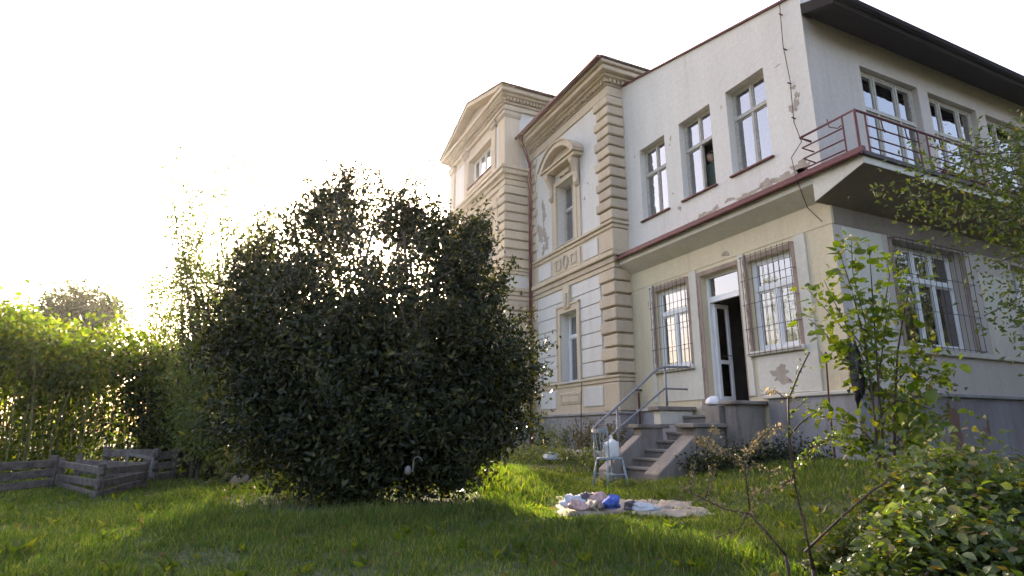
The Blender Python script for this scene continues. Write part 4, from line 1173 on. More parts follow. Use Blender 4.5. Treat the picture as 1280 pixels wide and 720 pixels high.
# leafy shrub mass under them
c0 = at(262, 520, 13.6)
tree('undergrowth_shrub', 'grey-green leafy shrub filling the gap between plank bins and dark bush', 'shrub', (c0.x, c0.y, hz(c0.x, c0.y)),
     np.concatenate([cloud((c0.x+.1, c0.y, 1.3), (0.62, 0.8, 1.2), 240, r5), cloud((c0.x+0.2, c0.y+0.6, 2.5), (0.7, 0.8, 1.2), 170, r5)]), 16, 0.13, 0.08, 0.045, L_PALE, r5, 0.05, 10, stems=3)
for (px, d, h, lab) in ((345, 17.5, 1.75, 'leafy shrub behind the left half of the dark bush'), (425, 18.5, 1.7, 'leafy shrub behind the middle of the dark bush')):
    cc = at(px, 520, d)
    tree('undergrowth_shrub', lab, 'shrub', (cc.x, cc.y, hz(cc.x, cc.y)), cloud((cc.x, cc.y, h), (1.5, 1.0, h), 420, r5), 14, 0.16, 0.1, 0.055, L_PALE, r5, 0.06, 10, stems=3)
c1 = at(225, 500, 17.0)
tree('undergrowth_shrub', 'dark green shrub behind the rightmost plank bin', 'shrub', (c1.x, c1.y, hz(c1.x, c1.y)),
     cloud((c1.x, c1.y, 1.5), (1.7, 0.9, 1.7), 420, r5), 16, 0.15, 0.1, 0.055, L_BUSH, r5, 0.06, 10, stems=3)

# knotweed thicket: upright canes with a leafy roof, light coming through
def knotweed():
    r = np.random.default_rng(31)
    root = empty('knotweed_thicket', 'backlit thicket of tall leafy canes with yellow-green glow behind the plank bins', 'thicket')
    canes = MB(); cl = []; low = []
    A0, A1 = at(-330, 540, 17.5), at(345, 540, 17.0)
    for i in range(390):
        t = r.random(); dep = r.uniform(0, 2.6)
        x = A0.x*(1-t)+A1.x*t + r.normal()*0.1; y = A0.y*(1-t)+A1.y*t + dep
        h = (3.75 - 0.75*t + 0.25*math.sin(t*23)) * r.uniform(0.85, 1.05)
        g = hz(x, y)
        lean = r.normal(size=2)*0.35
        lean[1] -= 0.25*(1-dep/2.6)
        pts = []
        for k in range(6):
            w = k/5
            pts.append((x + lean[0]*w*w, y + lean[1]*w*w, g + h*w - 0.15*w*w*w))
        canes.tube(pts, [0.017, 0.016, 0.014, 0.011, 0.008, 0.004], 5)
        for w in np.linspace(0.7, 1, 6): 
            for q in range(1): cl.append((x + lean[0]*w*w + r.normal()*0.22, y + lean[1]*w*w + r.normal()*0.22, g + h*w + r.normal()*0.08))
        for w in np.linspace(0.08, 0.7, 8):
            if r.random() < 0.8: low.append((x + lean[0]*w*w + r.normal()*0.15, y + lean[1]*w*w + r.normal()*0.15, g + h*w))
    canes.build('canes', CANE, root, kind='stuff')
    L1 = cluster_leaves(cl, 9, 0.15, 0.135, 0.10, r, 0.5)
    L2 = cluster_leaves(low, 8, 0.16, 0.12, 0.085, r, 0.5)
    V, l, s_, v = joinleaf([L1, L2])
    big_mesh('foliage', V, l, s_, L_KNOT, root, 'stuff', v)
knotweed()

# far trees above the thicket
r6 = np.random.default_rng(6)
for (px, py, d, rx, rz_, lab) in ((102, 398, 42, 2.3, 1.7, 'round far tree showing above the backlit thicket'), (22, 415, 45, 3.6, 1.3, 'low far tree at the left edge above the backlit thicket')):
    c = at(px, py, d)
    tree('far_tree', lab, 'tree', (c.x, c.y, 0), np.concatenate([cloud((c.x, c.y, c.z), (rx, rx, rz_), 300, r6), cloud((c.x-0.5, c.y, c.z-2.5), (rx*1.3, rx, 2.2), 220, r6)]), 16, 0.32, 0.26, 0.17, L_FAR, r6, 0.25, 14, group='far trees')

# tree standing just outside the right edge, its boughs hanging into the picture
def overhang():
    r = np.random.default_rng(41)
    root = empty('overhanging_tree', 'leafy tree at the right edge with boughs hanging before the balcony', 'tree')
    tr = MB()
    b = Vector((1.2, -0.4, hz(1.2, -0.4) - 0.1))
    top = Vector((2.6, -1.0, 7.2))
    trunk = limb(tr, b, top, 0.19, 0.05, 0.012, r, 8, 10)
    cr = cloud((4.6, -1.2, 4.4), (5.2, 3.4, 3.8), 1700, r, 0.45)
    for e in cr[::30]:
        k = r.integers(2, 8)
        limb(tr, trunk[k], e, 0.05, 0.008, 0.04, r, 5, 5)
    cl = []
    tips = [(1108, 232, 6.2), (1150, 205, 6.4), (1135, 250, 6.5), (1190, 195, 6.3), (1230, 185, 6.2), (1270, 200, 6.0), (1200, 235, 6.6), (1240, 245, 6.1), (1275, 250, 6.4), (1210, 275, 6.3), (1255, 290, 6.2),
            (1180, 296, 6.4), (1290, 310, 6.2), (1240, 330, 6.5), (1270, 365, 6.3), (1230, 395, 6.5), (1260, 410, 6.3), (1285, 430, 6.4), (1330, 200, 6.0), (1350, 260, 6.4), (1390, 150, 6.2), (1440, 180, 6.0), (1420, 280, 6.3), (1480, 240, 6.6), (1360, 340, 6.2)]
    for (px, py, d) in tips:
        e = np.array(at(px, py, d))
        k = r.integers(3, 6)
        p0 = np.array(trunk[k]); 
        mid = (p0+e)/2 + [0, 0, 0.28]
        n = 10
        pts = [(1-t)**2*p0 + 2*t*(1-t)*mid + t*t*e for t in np.linspace(0, 1, n)]
        tr.tube(pts, list(np.linspace(0.022, 0.004, n)), 5)
        for t in np.linspace(0.35, 1, 30):
            p = (1-t)**2*p0 + 2*t*(1-t)*mid + t*t*e
            cl.append(p + r.normal(size=3)*0.09 + [0, 0, -0.03])
            if r.random() < 0.6: cl.append(p + r.normal(size=3)*0.15 + [0, 0, -0.06])
    tr.build('trunk', BARK, root, smooth=True)
    cr = cr[[p[0]-CAM.x > 2.35*(p[1]-CAM.y) + 1.2 for p in cr]]
    V, l, s_, v = joinleaf([cluster_leaves(cl, 20, 0.10, 0.055, 0.028, r, 0.4), cluster_leaves(cr, 22, 0.24, 0.14, 0.075, r, 0.3)])
    big_mesh('crown', V, l, s_, L_OVER, root, 'stuff', v)
overhang()
tree('added_shade_tree', 'dark tree right of the annex, mirrored in the barred ground-floor window', 'tree', (13.0, 1.8, 0), cloud((13.0, 1.8, 4.0), (5.0, 3.6, 3.9), 900, r6, .45), 20, .3, .2, .11, L_FAR, r6, .25, 20)  # added out of view to darken window reflections and shade the right wall

# ------------------------------------------------------------------ sapling with large leaves, each leaf an object
def leaf_shape(L, Wd, name):
    ys = [0, .12, .35, .62, .86, 1.0]; ws = [.02, .62, 1.0, .82, .38, .0]
    V, F = [], []
    for y, w in zip(ys, ws):
        z = -0.12*y*y
        V += [(-w*Wd/2, y*L, (z+0.10*w)*L), (0, y*L, z*L), (w*Wd/2, y*L, (z+0.10*w)*L)]
    for k in range(len(ys)-1):
        F += [(3*k, 3*k+1, 3*k+4, 3*k+3), (3*k+1, 3*k+2, 3*k+5, 3*k+4)]
    me = bpy.data.meshes.new(name); me.from_pydata(V, [], F)
    me.polygons.foreach_set('use_smooth', [True]*len(F))
    return me

def put_leaf(me, mat, parent, p, axis, nrm, s=1.0):
    o = link('leaf', me, mat, parent)
    y = Vector(axis).normalized(); z = Vector(nrm); z = (z - y*z.dot(y))
    z = z.normalized() if z.length > 1e-4 else y.orthogonal().normalized()
    x = y.cross(z)
    M = Matrix((x, y, z)).transposed().to_4x4() @ Matrix.Scale(s, 4)
    o.matrix_world = Matrix.Translation(p) @ M
    return o

def sapling():
    r = np.random.default_rng(51)
    root = empty('leafy_sapling', 'young sapling with big light green leaves before the annex corner', 'sapling')
    me = leaf_shape(0.105, 0.085, 'leaf')
    me.materials.append(L_SAP)
    main = [[(1098, 605), (1093, 520), (1082, 430), (1064, 360), (1048, 312)], [(1104, 605), (1100, 510), (1094, 420), (1090, 360), (1086, 305)], [(1110, 605), (1118, 520), (1122, 440), (1130, 390), (1140, 345)]]
    side = [[(1088, 470), (1070, 430), (1040, 395), (1008, 360)], [(1090, 490), (1060, 450), (1030, 415), (1010, 398)], [(1096, 450), (1078, 390), (1066, 340), (1064, 300)], [(1097, 480), (1104, 430), (1108, 400), (1113, 372)],
            [(1118, 520), (1140, 490), (1165, 470), (1192, 462)], [(1098, 560), (1075, 535), (1050, 526), (1018, 518)], [(1112, 560), (1130, 545), (1150, 532), (1174, 526)], [(1092, 500), (1075, 460), (1050, 440), (1035, 436)],
            [(1120, 480), (1135, 460), (1150, 440), (1160, 425)], [(1097, 560), (1085, 545), (1070, 552), (1055, 560)], [(1116, 540), (1135, 560), (1150, 565), (1168, 560)], [(1084, 440), (1060, 410), (1040, 372), (1030, 350)],
            [(1100, 520), (1120, 500), (1145, 505), (1165, 512)], [(1094, 420), (1106, 380), (1112, 345), (1108, 322)], [(1098, 540), (1110, 520), (1120, 530), (1135, 538)]]
    stems = main + side
    tr = MB()
    cnt = 0
    spots = []
    for si, st in enumerate(stems):
        d = 7.2 + r.normal()*0.18
        P = [np.array(at(px, py, 7.2 if k == 0 else d)) for k, (px, py) in enumerate(st)]
        if si < 3: P[0][2] = hz(P[0][0], P[0][1]) - 0.05
        fine = []
        for k in range(len(P)-1):
            for t in np.linspace(0, 1, 7)[:-1]: fine.append(P[k]*(1-t)+P[k+1]*t)
        fine.append(P[-1])
        tr.tube(fine, list(np.linspace(0.016 if si < 3 else 0.008, 0.003, len(fine))), 5)
        for k in range(6 if si < 3 else 2, len(fine)):
            for q in range(1 if k % 3 == 0 else 0 if len(spots) > 292 else 1):
                spots.append((fine[k], fine[min(k+1, len(fine)-1)]-fine[k-1]))
    tr.build('stem', BARKR, root, smooth=True)
    allp = np.array([p for p, d in spots] )
    V, l, s_, v = cluster_leaves(allp[r.integers(0, len(allp), 300)] + r.normal(size=(300, 3))*[.05, .05, .06], 3, .05, .075, .055, r, .2)
    big_mesh('foliage', V, l, s_, L_SAP, root, 'stuff', v)
    low = np.array([np.array(at(px, py, 7.3)) for px, py in zip(r.uniform(1060, 1190, 150), r.uniform(440, 575, 150))])
    V, l, s_, v = cluster_leaves(low, 4, .06, .065, .045, r, .3)
    big_mesh('foliage', V, l, s_, L_BRAM, root, 'stuff', v)
    for p, d in spots:
        side = np.cross(d, r.normal(size=3)); side /= np.linalg.norm(side)+1e-9
        ax = side*0.9 + d/np.linalg.norm(d)*0.3 + [0, 0, 0.1]
        p2 = p + side*0.05 + r.normal(size=3)*0.045
        put_leaf(me, L_SAP, root, Vector(p2), Vector(ax), Vector((r.normal()*0.5, r.normal()*0.5-0.3, 1)), r.uniform(0.75, 1.45))
sapling()

# black sheet hanging among the sapling stems
bp_ = at(1070, 465, 7.15)
lump('black_sheet', BLACKP, Vector((bp_.x, bp_.y, bp_.z)), 0.075, 0.06, 0.33, 'crumpled black plastic sheet caught on the sapling stems', 'plastic sheet', 3, 0.5, flat=False)

# ------------------------------------------------------------------ bramble thicket bottom right
def brambles():
    r = np.random.default_rng(61)
    root = empty('bramble_thicket', 'low sprawling thicket of toothed green bramble leaves in the lower right corner', 'brambles')
    me = leaf_shape(0.05, 0.033, 'bramble_leaf'); me.materials.append(L_BRAM)
    # outline of the bed on the ground, with its height
    def topz(px, d):
        return None
    spots = []
    tries = 0
    while len(spots) < 11000 and tries < 60000:
        tries += 1
        d = r.uniform(3.1, 6.3); px = r.uniform(930, 1480)
        v = ray(px, 600); g = math.hypot(v.x, v.y)
        x, y = CAM.x + v.x/g*d, CAM.y + v.y/g*d
        edge = (px-(965 if d > 4.5 else 1045))/120.0 + 0.35*math.sin(d*2.2) - (0.9 if d > 5.2 else 0) - max(0, 3.4-d)*0.9
        if edge < 0: continue
        gz = hz(x, y)
        h = min(1.0, edge)*(0.48 + 0.17*math.sin(x*2.3+y) + 0.15*math.sin(3.1*y-1.2*x) + 0.10*math.sin(7.3*x+5.1*y)) * (0.75 + 0.30*sm(2.7, 5.0, d))
        z = gz + h*(1 - 0.75*r.random()**2.2)
        if r.random() < .07: z += r.uniform(.05, .3)*min(1, edge)
        spots.append((x, y, z, gz, px, d))
    sp = np.array(spots)
    canes = MB()
    for k in range(60):
        i = r.integers(len(sp)); j = r.integers(len(sp))
        a, b = sp[i], sp[j]
        dv = np.array([b[0]-a[0], b[1]-a[1]]); ln = np.linalg.norm(dv)
        if ln < 0.2: continue
        dv = dv/ln*min(ln, 1.3)
        pts = []
        for t in np.linspace(0, 1, 7):
            x, y = a[0]+dv[0]*t, a[1]+dv[1]*t
            pts.append((x, y, hz(x, y) + 0.05 + 2.3*t*(1-t*0.85)*0.62*(0.7+0.3*math.sin(k))))
        canes.tube(pts, list(np.linspace(0.008, 0.003, 7)), 4)
    canes.build('canes', BARKR, root, kind='stuff')
    # the 290 largest-looking leaves stand alone, the rest is one mass
    seen = (sp[:, 2] > sp[:, 3] + 0.30) & (sp[:, 4] < 1290) & (sp[:, 5] > 3.0)
    idx = np.where(seen)[0]
    idx = idx[np.argsort(sp[idx, 5])][:285]
    own = set(idx.tolist())
    for i in idx:
        x, y, z = sp[i, :3]
        a = r.uniform(0, 6.28)
        put_leaf(me, L_BRAM, root, Vector((x, y, z+0.03)), Vector((math.cos(a), math.sin(a), -0.35+r.normal()*.3)), Vector((r.normal()*.6, r.normal()*.6, 1)), r.uniform(0.8, 1.35))
    rest = np.array([sp[i, :3] for i in range(len(sp)) if i not in own])
    C = np.repeat(rest, 4, 0) + r.normal(size=(len(rest)*4, 3))*0.035
    a = r.uniform(0, 6.28, len(C))
    ax = np.stack([np.cos(a), np.sin(a), -0.3 + r.normal(size=len(C))*0.2], 1)
    # flat-lying blades: normal mostly upward
    N = len(C); L = 0.046*r.uniform(.55, 1.45, N); Wd = L*0.62
    up = np.array([0, 0, 1.0]) + r.normal(size=(N, 3))*0.75
    axn = unit(ax); t = unit(np.cross(axn, up)); nr = np.cross(t, axn)
    base = C; mid1 = C + axn*(L*0.35)[:, None]; mid2 = C + axn*(L*0.7)[:, None] - nr*(L*0.05)[:, None]; tip = C + axn*L[:, None] - nr*(L*0.16)[:, None]
    w1 = t*(Wd*0.5)[:, None]; w2 = t*(Wd*0.38)[:, None]; up1 = nr*(Wd*0.16)[:, None]
    V = np.stack([base, mid1-w1+up1, mid1, mid1+w1+up1, mid2-w2+up1, mid2, mid2+w2+up1, tip], 1).reshape(-1, 3)
    i = np.arange(N)[:, None]*8
    tri = np.concatenate([i, i+2, i+1, i, i+3, i+2, i+4, i+5, i+7, i+5, i+6, i+7], 1).reshape(N, 4, 3)
    quad = np.concatenate([i+1, i+2, i+5, i+4, i+2, i+3, i+6, i+5], 1).reshape(N, 2, 4)
    loops = np.concatenate([tri.reshape(N, 12), quad.reshape(N, 8)], 1)
    sizes = np.tile([3, 3, 3, 3, 4, 4], N)
    big_mesh('foliage', V, loops, sizes, L_BRAM, root, 'stuff', np.repeat(r.random(N), 6))
brambles()

# ------------------------------------------------------------------ thorny twig shrub in the foreground
def twigs():
    r = np.random.default_rng(71)
    root = empty('thorny_shrub', 'bare dark-stemmed thorny shrub with small pale leaves in the right foreground', 'shrub')
    D = 4.2
    lines = [([(1017, 712), (1004, 650), (993, 605), (987, 550), (985, 500), (998, 468), (1012, 440)], .012, 'up', .75),
             ([(1006, 690), (1050, 648), (1092, 612), (1140, 585), (1190, 566)], .008, None, .1),
             ([(982, 694), (958, 665), (938, 643), (934, 610), (930, 580)], .009, None, .05),
             ([(938, 643), (905, 636), (880, 624), (850, 609)], .006, 'pale', .8),
             ([(930, 580), (905, 566), (884, 556), (868, 548)], .006, 'pale', 2.0), ([(884, 556), (890, 538), (908, 545)], .004, 'pale', 1.2),
             ([(928, 582), (938, 560), (950, 548), (965, 535), (978, 533)], .006, 'pale', 2.2), ([(930, 585), (945, 580), (962, 590), (975, 588)], .004, 'pale', 1.4),
             ([(986, 545), (1000, 530), (1018, 516), (1030, 508)], .006, 'dark', .6), ([(990, 590), (1005, 575), (1020, 556), (1043, 545), (1060, 548)], .006, 'dark', 2.2),
             ([(985, 500), (968, 488), (957, 492)], .004, 'pale', .7), ([(882, 622), (888, 600), (893, 584)], .004, 'pale', 1.6), ([(862, 612), (866, 596), (863, 580)], .004, 'pale', 1.3),
             ([(935, 640), (925, 660), (908, 668), (895, 672)], .004, 'pale', .8), ([(990, 600), (970, 610), (952, 618)], .004, 'pale', .9), ([(985, 520), (1002, 505), (1010, 495)], .004, 'dark', .8),
             ([(940, 645), (945, 620), (940, 604)], .004, 'pale', .9)]
    tr = MB(); cl = {'pale': [], 'dark': []}
    for pts, rad, kind, dens in lines:
        dd = [D + 0.12*r.normal() if k else D for k in range(len(pts))]
        P = [np.array(at(px, py, d)) for (px, py), d in zip(pts, dd)]
        tr.tube(P, list(np.linspace(rad, rad*0.4, len(P))), 6)
        for k in range(len(P)-1):
            ln = np.linalg.norm(P[k+1]-P[k])
            for q in range(int(ln*48*dens)):
                t = r.random()
                if kind == 'up' and k < 4: continue
                cl['dark' if kind in ('dark', 'up') else 'pale'].append(P[k]*(1-t)+P[k+1]*t + r.normal(size=3)*0.008)
            for q in range(int(ln*22)):
                t = r.random(); p = P[k]*(1-t)+P[k+1]*t; e = p + unit(r.normal(size=(1, 3)))[0]*0.028
                tr.tube([p, e], [0.003, 0.0008], 4)
    b = at(1017, 712, D)
    tr.tube([(b.x, b.y, hz(b.x, b.y)-.05), b], .013, 6)
    b2 = at(982, 694, D); tr.tube([(b2.x+.03, b2.y, hz(b2.x, b2.y)-.05), b2], .010, 6)
    tr.build('stem', BARKR, root, smooth=True)
    for nm, mt, L in (('pale', L_TWIG, .022), ('dark', L_BRAM, .024)):
        V, l, s_, v = cluster_leaves(np.array(cl[nm]), 4, 0.012, L, L*0.7, r, 0)
        big_mesh('small_leaves', V, l, s_, mt, root, 'stuff', v)
twigs()

# ------------------------------------------------------------------ plank bins at the left
def plank_bin(label, corners, zs_, r, posts=True, th=0.022):
    root = empty('plank_bin', label, 'compost bin', 'plank bins before the thicket')
    for k in range(len(corners)-1):
        (x0, y0), (x1, y1) = corners[k], corners[k+1]
        g0, g1 = hz(x0, y0), hz(x1, y1)
        for (za, zb__) in zs_:
            j = r.normal(size=4)*0.02
            a = Vector((x0, y0, g0 + (za+zb__)/2 + j[0])); b = Vector((x1, y1, g1 + (za+zb__)/2 + j[1]))
            d = (b-a).normalized(); up = Vector((0, 0, 1)); nn_ = d.cross(up).normalized(); up = nn_.cross(d)
            c = (a+b)/2 + nn_*(j[2]*0.5)
            MB().obox(c, d, nn_, up, (b-a).length/2+0.05, th, (zb__-za)/2*(1+j[3])).build('plank', WOODG, root, 0.006)
    for (x, y) in corners:
        g = hz(x, y); h = zs_[-1][1] + 0.05 + r.random()*0.05
        MB().box(x-0.05, x+0.05, y-0.05+.07, y+0.05+.07, g-0.1, g+h).build('post', WOODG, root, 0.008)
    return root
r8 = np.random.default_rng(8)
def gp(px, py): 
    v = ray(px, py); t = -CAM.z/v.z
    return (CAM.x+v.x*t, CAM.y+v.y*t)
Z4_ = [(0.03, .15), (.2, .33), (.38, .5)]
plank_bin('grey plank bin at the left edge of the lawn, planks running into the picture', [(-16.2, 13.2), gp(-40, 621), gp(60, 613)], [(0.03, .14), (.19, .31), (.36, .48)], r8)
plank_bin('grey plank bin with its corner pointing at the lawn, second from the left', [gp(70, 611), gp(121, 621), gp(178, 612), (gp(178, 612)[0]-1.2, gp(178, 612)[1]+1.3)], [(0.02, .12), (.16, .27), (.31, .42)], r8)
plank_bin('tallest grey plank bin beside the dark bush, rightmost of the three', [(gp(190, 605)[0]-.9, gp(190, 605)[1]+.6), gp(190, 605), gp(215, 603), gp(240, 598)], [(0.03, .16), (.22, .35), (.42, .56)], r8)
# pale wooden frame leaning on the middle bin
wf = MB()
f0, f1 = gp(152, 609), gp(188, 608)
A_, B_ = Vector((f0[0], f0[1], 0.26)), Vector((f1[0], f1[1], 0.16))
d_ = (B_-A_); d_.normalize(); n_ = d_.cross(Vector((0, 0, 1)))
L_ = (B_-A_).length
fr_ = empty('wooden_frame', 'pale empty wooden frame leaning against the second plank bin', 'frame')
for (a, b, c, d) in ((0, .05, 0, .34), (L_-.05, L_, 0, .34), (.05, L_-.05, .29, .34), (.05, L_-.05, 0, .05)):
    MB().obox(A_ + d_*(a+b)/2 + Vector((0, 0, (c+d)/2)), d_, n_, Vector((0, 0, 1)), (b-a)/2, .02, (d-c)/2).build('rail', WOODP, fr_, 0.004)

# stone and plant at the foot of the bush
sx, sy = gp(301, 606)
lump('stone', ROCK, Vector((sx, sy, hz(sx, sy)+0.1)), 0.2, 0.17, 0.15, 'reddish brown stone lying in the grass left of the dark bush', 'stone', 5, 0.14, 10)
pr_ = np.random.default_rng(81)
tree('small_plant', 'bushy small plant with drooping leaves behind the brown stone', 'plant', (sx+0.05, sy+0.35, hz(sx, sy)), cloud((sx+0.05, sy+0.35, 0.42), (0.42, 0.35, 0.36), 60, pr_), 12, 0.06, 0.11, 0.04, L_PALE, pr_, 0.015, 12, stems=3)

# pale things in the dark under the bush
q = at(510, 588, 7.55)
lump('white_ball', WOODP, q, 0.04, 0.04, 0.055, 'small round white object in the dark under the bush', 'ornament', 2, 0.1, 10, flat=False)
q = at(522, 577, 7.5)
MB().tube([q + Vector((0.055*math.cos(a)*0.9, -0.02*math.cos(a), 0.055*math.sin(a))) for a in np.linspace(0.1, 2.9, 9)] + [q + Vector((-0.05, 0.02, -0.12))], 0.006, 6).build('white_hoop', WOODP)
tag(bpy.data.objects['white_hoop'], 'thin white bent hoop standing in the dark under the bush', 'hoop')

# ------------------------------------------------------------------ chair with bag
def make_chair():
    root = empty('garden_chair', 'pale blue wooden spindle-back chair standing on the grass by the steps', 'chair')
    loc = Vector((-3.42, 8.62, hz(-3.42, 8.62))); rz = R(-88)       # the seat faces +x' after the turn
    M = Matrix.Translation(loc) @ Matrix.Rotation(rz, 4, 'Z') @ Matrix.Scale(1.06, 4)
    def T(p): return M @ Vector(p)
    # local: y forward, back at -y
    seat = MB()
    pl = [(0.21*math.cos(a)*(1.0 if math.sin(a) > -.3 else .92), 0.21*math.sin(a), 0.45) for a in np.linspace(0, 2*math.pi, 25)[:-1]]
    seat.prism([T(p) for p in pl], (0, 0, -0.035)); seat.build('seat', CHAIRP, root, 0.008)
    for (sx_, sy_) in ((-1, -1), (1, -1), (-1, 1), (1, 1)):
        m = MB(); m.tube([T((sx_*.14, sy_*.14, .42)), T((sx_*.17, sy_*.17, .22)), T((sx_*.20, sy_*.20, -0.02))], [.017, .02, .013], 8); m.build('leg', CHAIRP, root, smooth=True)
    for (a, b) in (((-.17, -.17, .2), (-.17, .17, .2)), ((.17, -.17, .2), (.17, .17, .2)), ((-.17, 0, .2), (.17, 0, .2))):
        m = MB(); m.tube([T(a), T(b)], .01, 6); m.build('stretcher', CHAIRP, root)
    arc = [(0.22*math.sin(t), -.19 - .09*math.cos(t) + .05, .86) for t in np.linspace(-1.2, 1.2, 11)]
    m = MB()
    for k in range(10):
        p, q = Vector(arc[k]), Vector(arc[k+1]); c = (p+q)/2; d = (q-p)
        m.obox(T(c), M.to_3x3() @ d, M.to_3x3() @ d.cross(Vector((0, 0, 1))), (0, 0, 1), d.length/2+.004, .011, .032)
    m.build('crest_rail', CHAIRP, root)
    for k in range(1, 10, 2 if False else 1):
        if k in (2, 4, 6, 8): 
            p = arc[k]; b = (p[0]*.75, -.17+.0*k, .44)
            m = MB(); m.tube([T(b), T(p)], .008, 6); m.build('spindle', CHAIRP, root)
    for k in (0, 10):
        p = arc[k]; m = MB(); m.tube([T((p[0]*.85, -.13, .44)), T(p)], .012, 6); m.build('back_post', CHAIRP, root)
    return M
CM = make_chair()
def bag(label, c, w, h, seed, rot):
    bm = bmesh.new()
    bmesh.ops.create_uvsphere(bm, u_segments=24, v_segments=18, radius=1)
    for v in bm.verts:
        n = mnoise.noise(v.co*2.3 + Vector((seed, 0, 0)))*.25 + mnoise.noise(v.co*6 + Vector((0, seed, 0)))*.12
        x, y, z = v.co*(1+n)
        taper = 1 - 0.12*max(0, z)
        k_ = max(abs(x), abs(y)*1.2, 1e-3)/max(math.hypot(x, y), 1e-3); x, y = x/max(k_, .72), y/max(k_, .72)
        v.co = Vector((x*w*taper, y*w*.6*taper, max(-.75, min(z, .62 + .12*math.sin(5*x+seed)))*h*.58 + h*.435))
    for s_ in (-1, 1):
        pts = [Vector((s_*w*.35, 0, h*.78)), Vector((s_*w*.4, 0, h*1.0)), Vector((s_*w*.2, 0, h*1.12)), Vector((s_*w*.05, 0, h*.95))]
    bm.transform(Matrix.Translation(c) @ Matrix.Rotation(rot, 4, 'Z'))
    me = bpy.data.meshes.new('plastic_bag'); bm.to_mesh(me); bm.free()
    me.polygons.foreach_set('use_smooth', [True]*len(me.polygons))
    o = link('plastic_bag', me, BAG); tag(o, label, 'bag')
    hd = MB(); M2 = Matrix.Translation(c) @ Matrix.Rotation(rot, 4, 'Z')
    for s_ in (-1, 1):
        hd.tube([M2 @ Vector((s_*w*.15, s_*w*.12, h*.72)), M2 @ Vector((s_*w*.3, s_*w*.12, h*.98)), M2 @ Vector((s_*w*.05, s_*w*.12, h*1.05)), M2 @ Vector((-s_*w*.2, s_*w*.12, h*.74))], .008, 5)
    hd.build('bag_handle', BAG, o)
    return o
sc_ = CM @ Vector((0.02, 0.03, .452))
bag('white plastic bag sitting on the pale blue chair', sc_, .15, .34, 1.3, R(20))
bag('white plastic bag on the left side wall of the steps, by the rail post', Vector((-2.14, 10.36, .46)), .13, .30, 4.1, R(70))
lump('white_sack', BAG, Vector((-0.16, 9.52, 1.56)), .15, .17, .13, 'rounded whitish bundle on the threshold at the left of the open door', 'bundle', 9, 0.2, 12)

# ------------------------------------------------------------------ rags on the grass
sheet('blanket', BEIGE, [(-5.69, 6.33), (-4.15, 5.42), (-3.72, 6.45), (-4.75, 8.05)], 44, 0.085, 'large crumpled beige blanket spread on the grass before the chair', 'blanket', 2.0, 4.2, ridge=0.0)
def rag(mat, px, py, rx, ry, rz_, label, seed):
    v = ray(px, py); t = (0.16-CAM.z)/v.z
    x, y = CAM.x+v.x*t, CAM.y+v.y*t
    lump('rag', mat, Vector((x, y, hz(x, y)+0.16)), rx*.8, ry*.85, rz_*.9, label, 'cloth', seed, 0.55, 14, seed, 'clothes thrown on the blanket')
rag(WHITEC, 718, 624, .2, .17, .1, 'white crumpled cloth at the left end of the blanket', 3)
rag(DARKC, 735, 624, .17, .14, .11, 'dark grey crumpled cloth in the middle of the blanket', 4)
rag(PINKC, 749, 625, .17, .15, .13, 'dusty pink crumpled cloth on the blanket beside the blue one', 6)
rag(BLUEC, 765, 629, .15, .11, .1, 'bright blue crumpled cloth on the blanket', 7)
rag(PINKC, 722, 634, .2, .07, .07, 'rolled dusty cloth along the front edge of the blanket', 11)
rag(DARKC, 790, 632, .14, .1, .07, 'dark scrap of cloth right of the blue one', 13)
rag(WHITEC, 806, 634, .16, .06, .06, 'pale strip of cloth near the right end of the blanket', 15)
rag(BEIGE, 741, 633, .25, .06, .08, 'beige folded cloth in front of the pink one', 17)

# ------------------------------------------------------------------ flower bed by the villa wall
kerb = empty('bed_kerb', 'low tan concrete kerb of the flower bed along the villa wall', 'kerb')
for k in range(3):
    y0 = 11.55 + k*0.85
    m = MB(); m.box(-1.42, -1.30, y0, y0+.83, 0.1, .52+0.01*k); m.build('kerb_stone', CONC, kerb, 0.012)
m = MB(); m.box(-1.298, -0.6, 11.55, 11.66, 0.1, .50); m.build('kerb_stone', CONC, kerb, 0.012)
rb = np.random.default_rng(91)
for i, (y, x, h, mt, lab) in enumerate(((11.95, -1.0, .75, L_DRY, 'dry reddish plant in the flower bed nearest the handrail'), (12.6, -.95, .8, L_DRY, 'dry brown plant in the middle of the flower bed'), (13.3, -1.0, .85, L_DRY, 'tall dry brown plant above the left end of the kerb'),
                                        (14.3, -1.05, .75, L_PALE, 'green leafy plant against the villa wall left of the kerb'), (15.2, -1.1, .95, L_PALE, 'taller green plant against the villa wall beside the dark bush'))):
    root = empty('bed_plant', lab, 'plant', 'plants in the flower bed')
    g = hz(x, y) + .1
    st = MB(); cl = []
    for k in range(16):
        e = np.array([x + rb.normal()*.22, y + rb.normal()*.28, g + h*rb.uniform(.5, 1.0)])
        b = np.array([x + rb.normal()*.1, y + rb.normal()*.15, g-.1])
        st.tube([b, (b+e)/2 + rb.normal(size=3)*.03, e], [.006, .005, .002], 4)
        for w in np.linspace(.3, 1, 7): cl.append(b*(1-w)+e*w)
    st.build('stem', CANE, root)
    V, l, s_, v = cluster_leaves(np.array(cl), 5, .045, .07, .03, rb, .2)
    big_mesh('foliage', V, l, s_, mt, root, 'stuff', v)
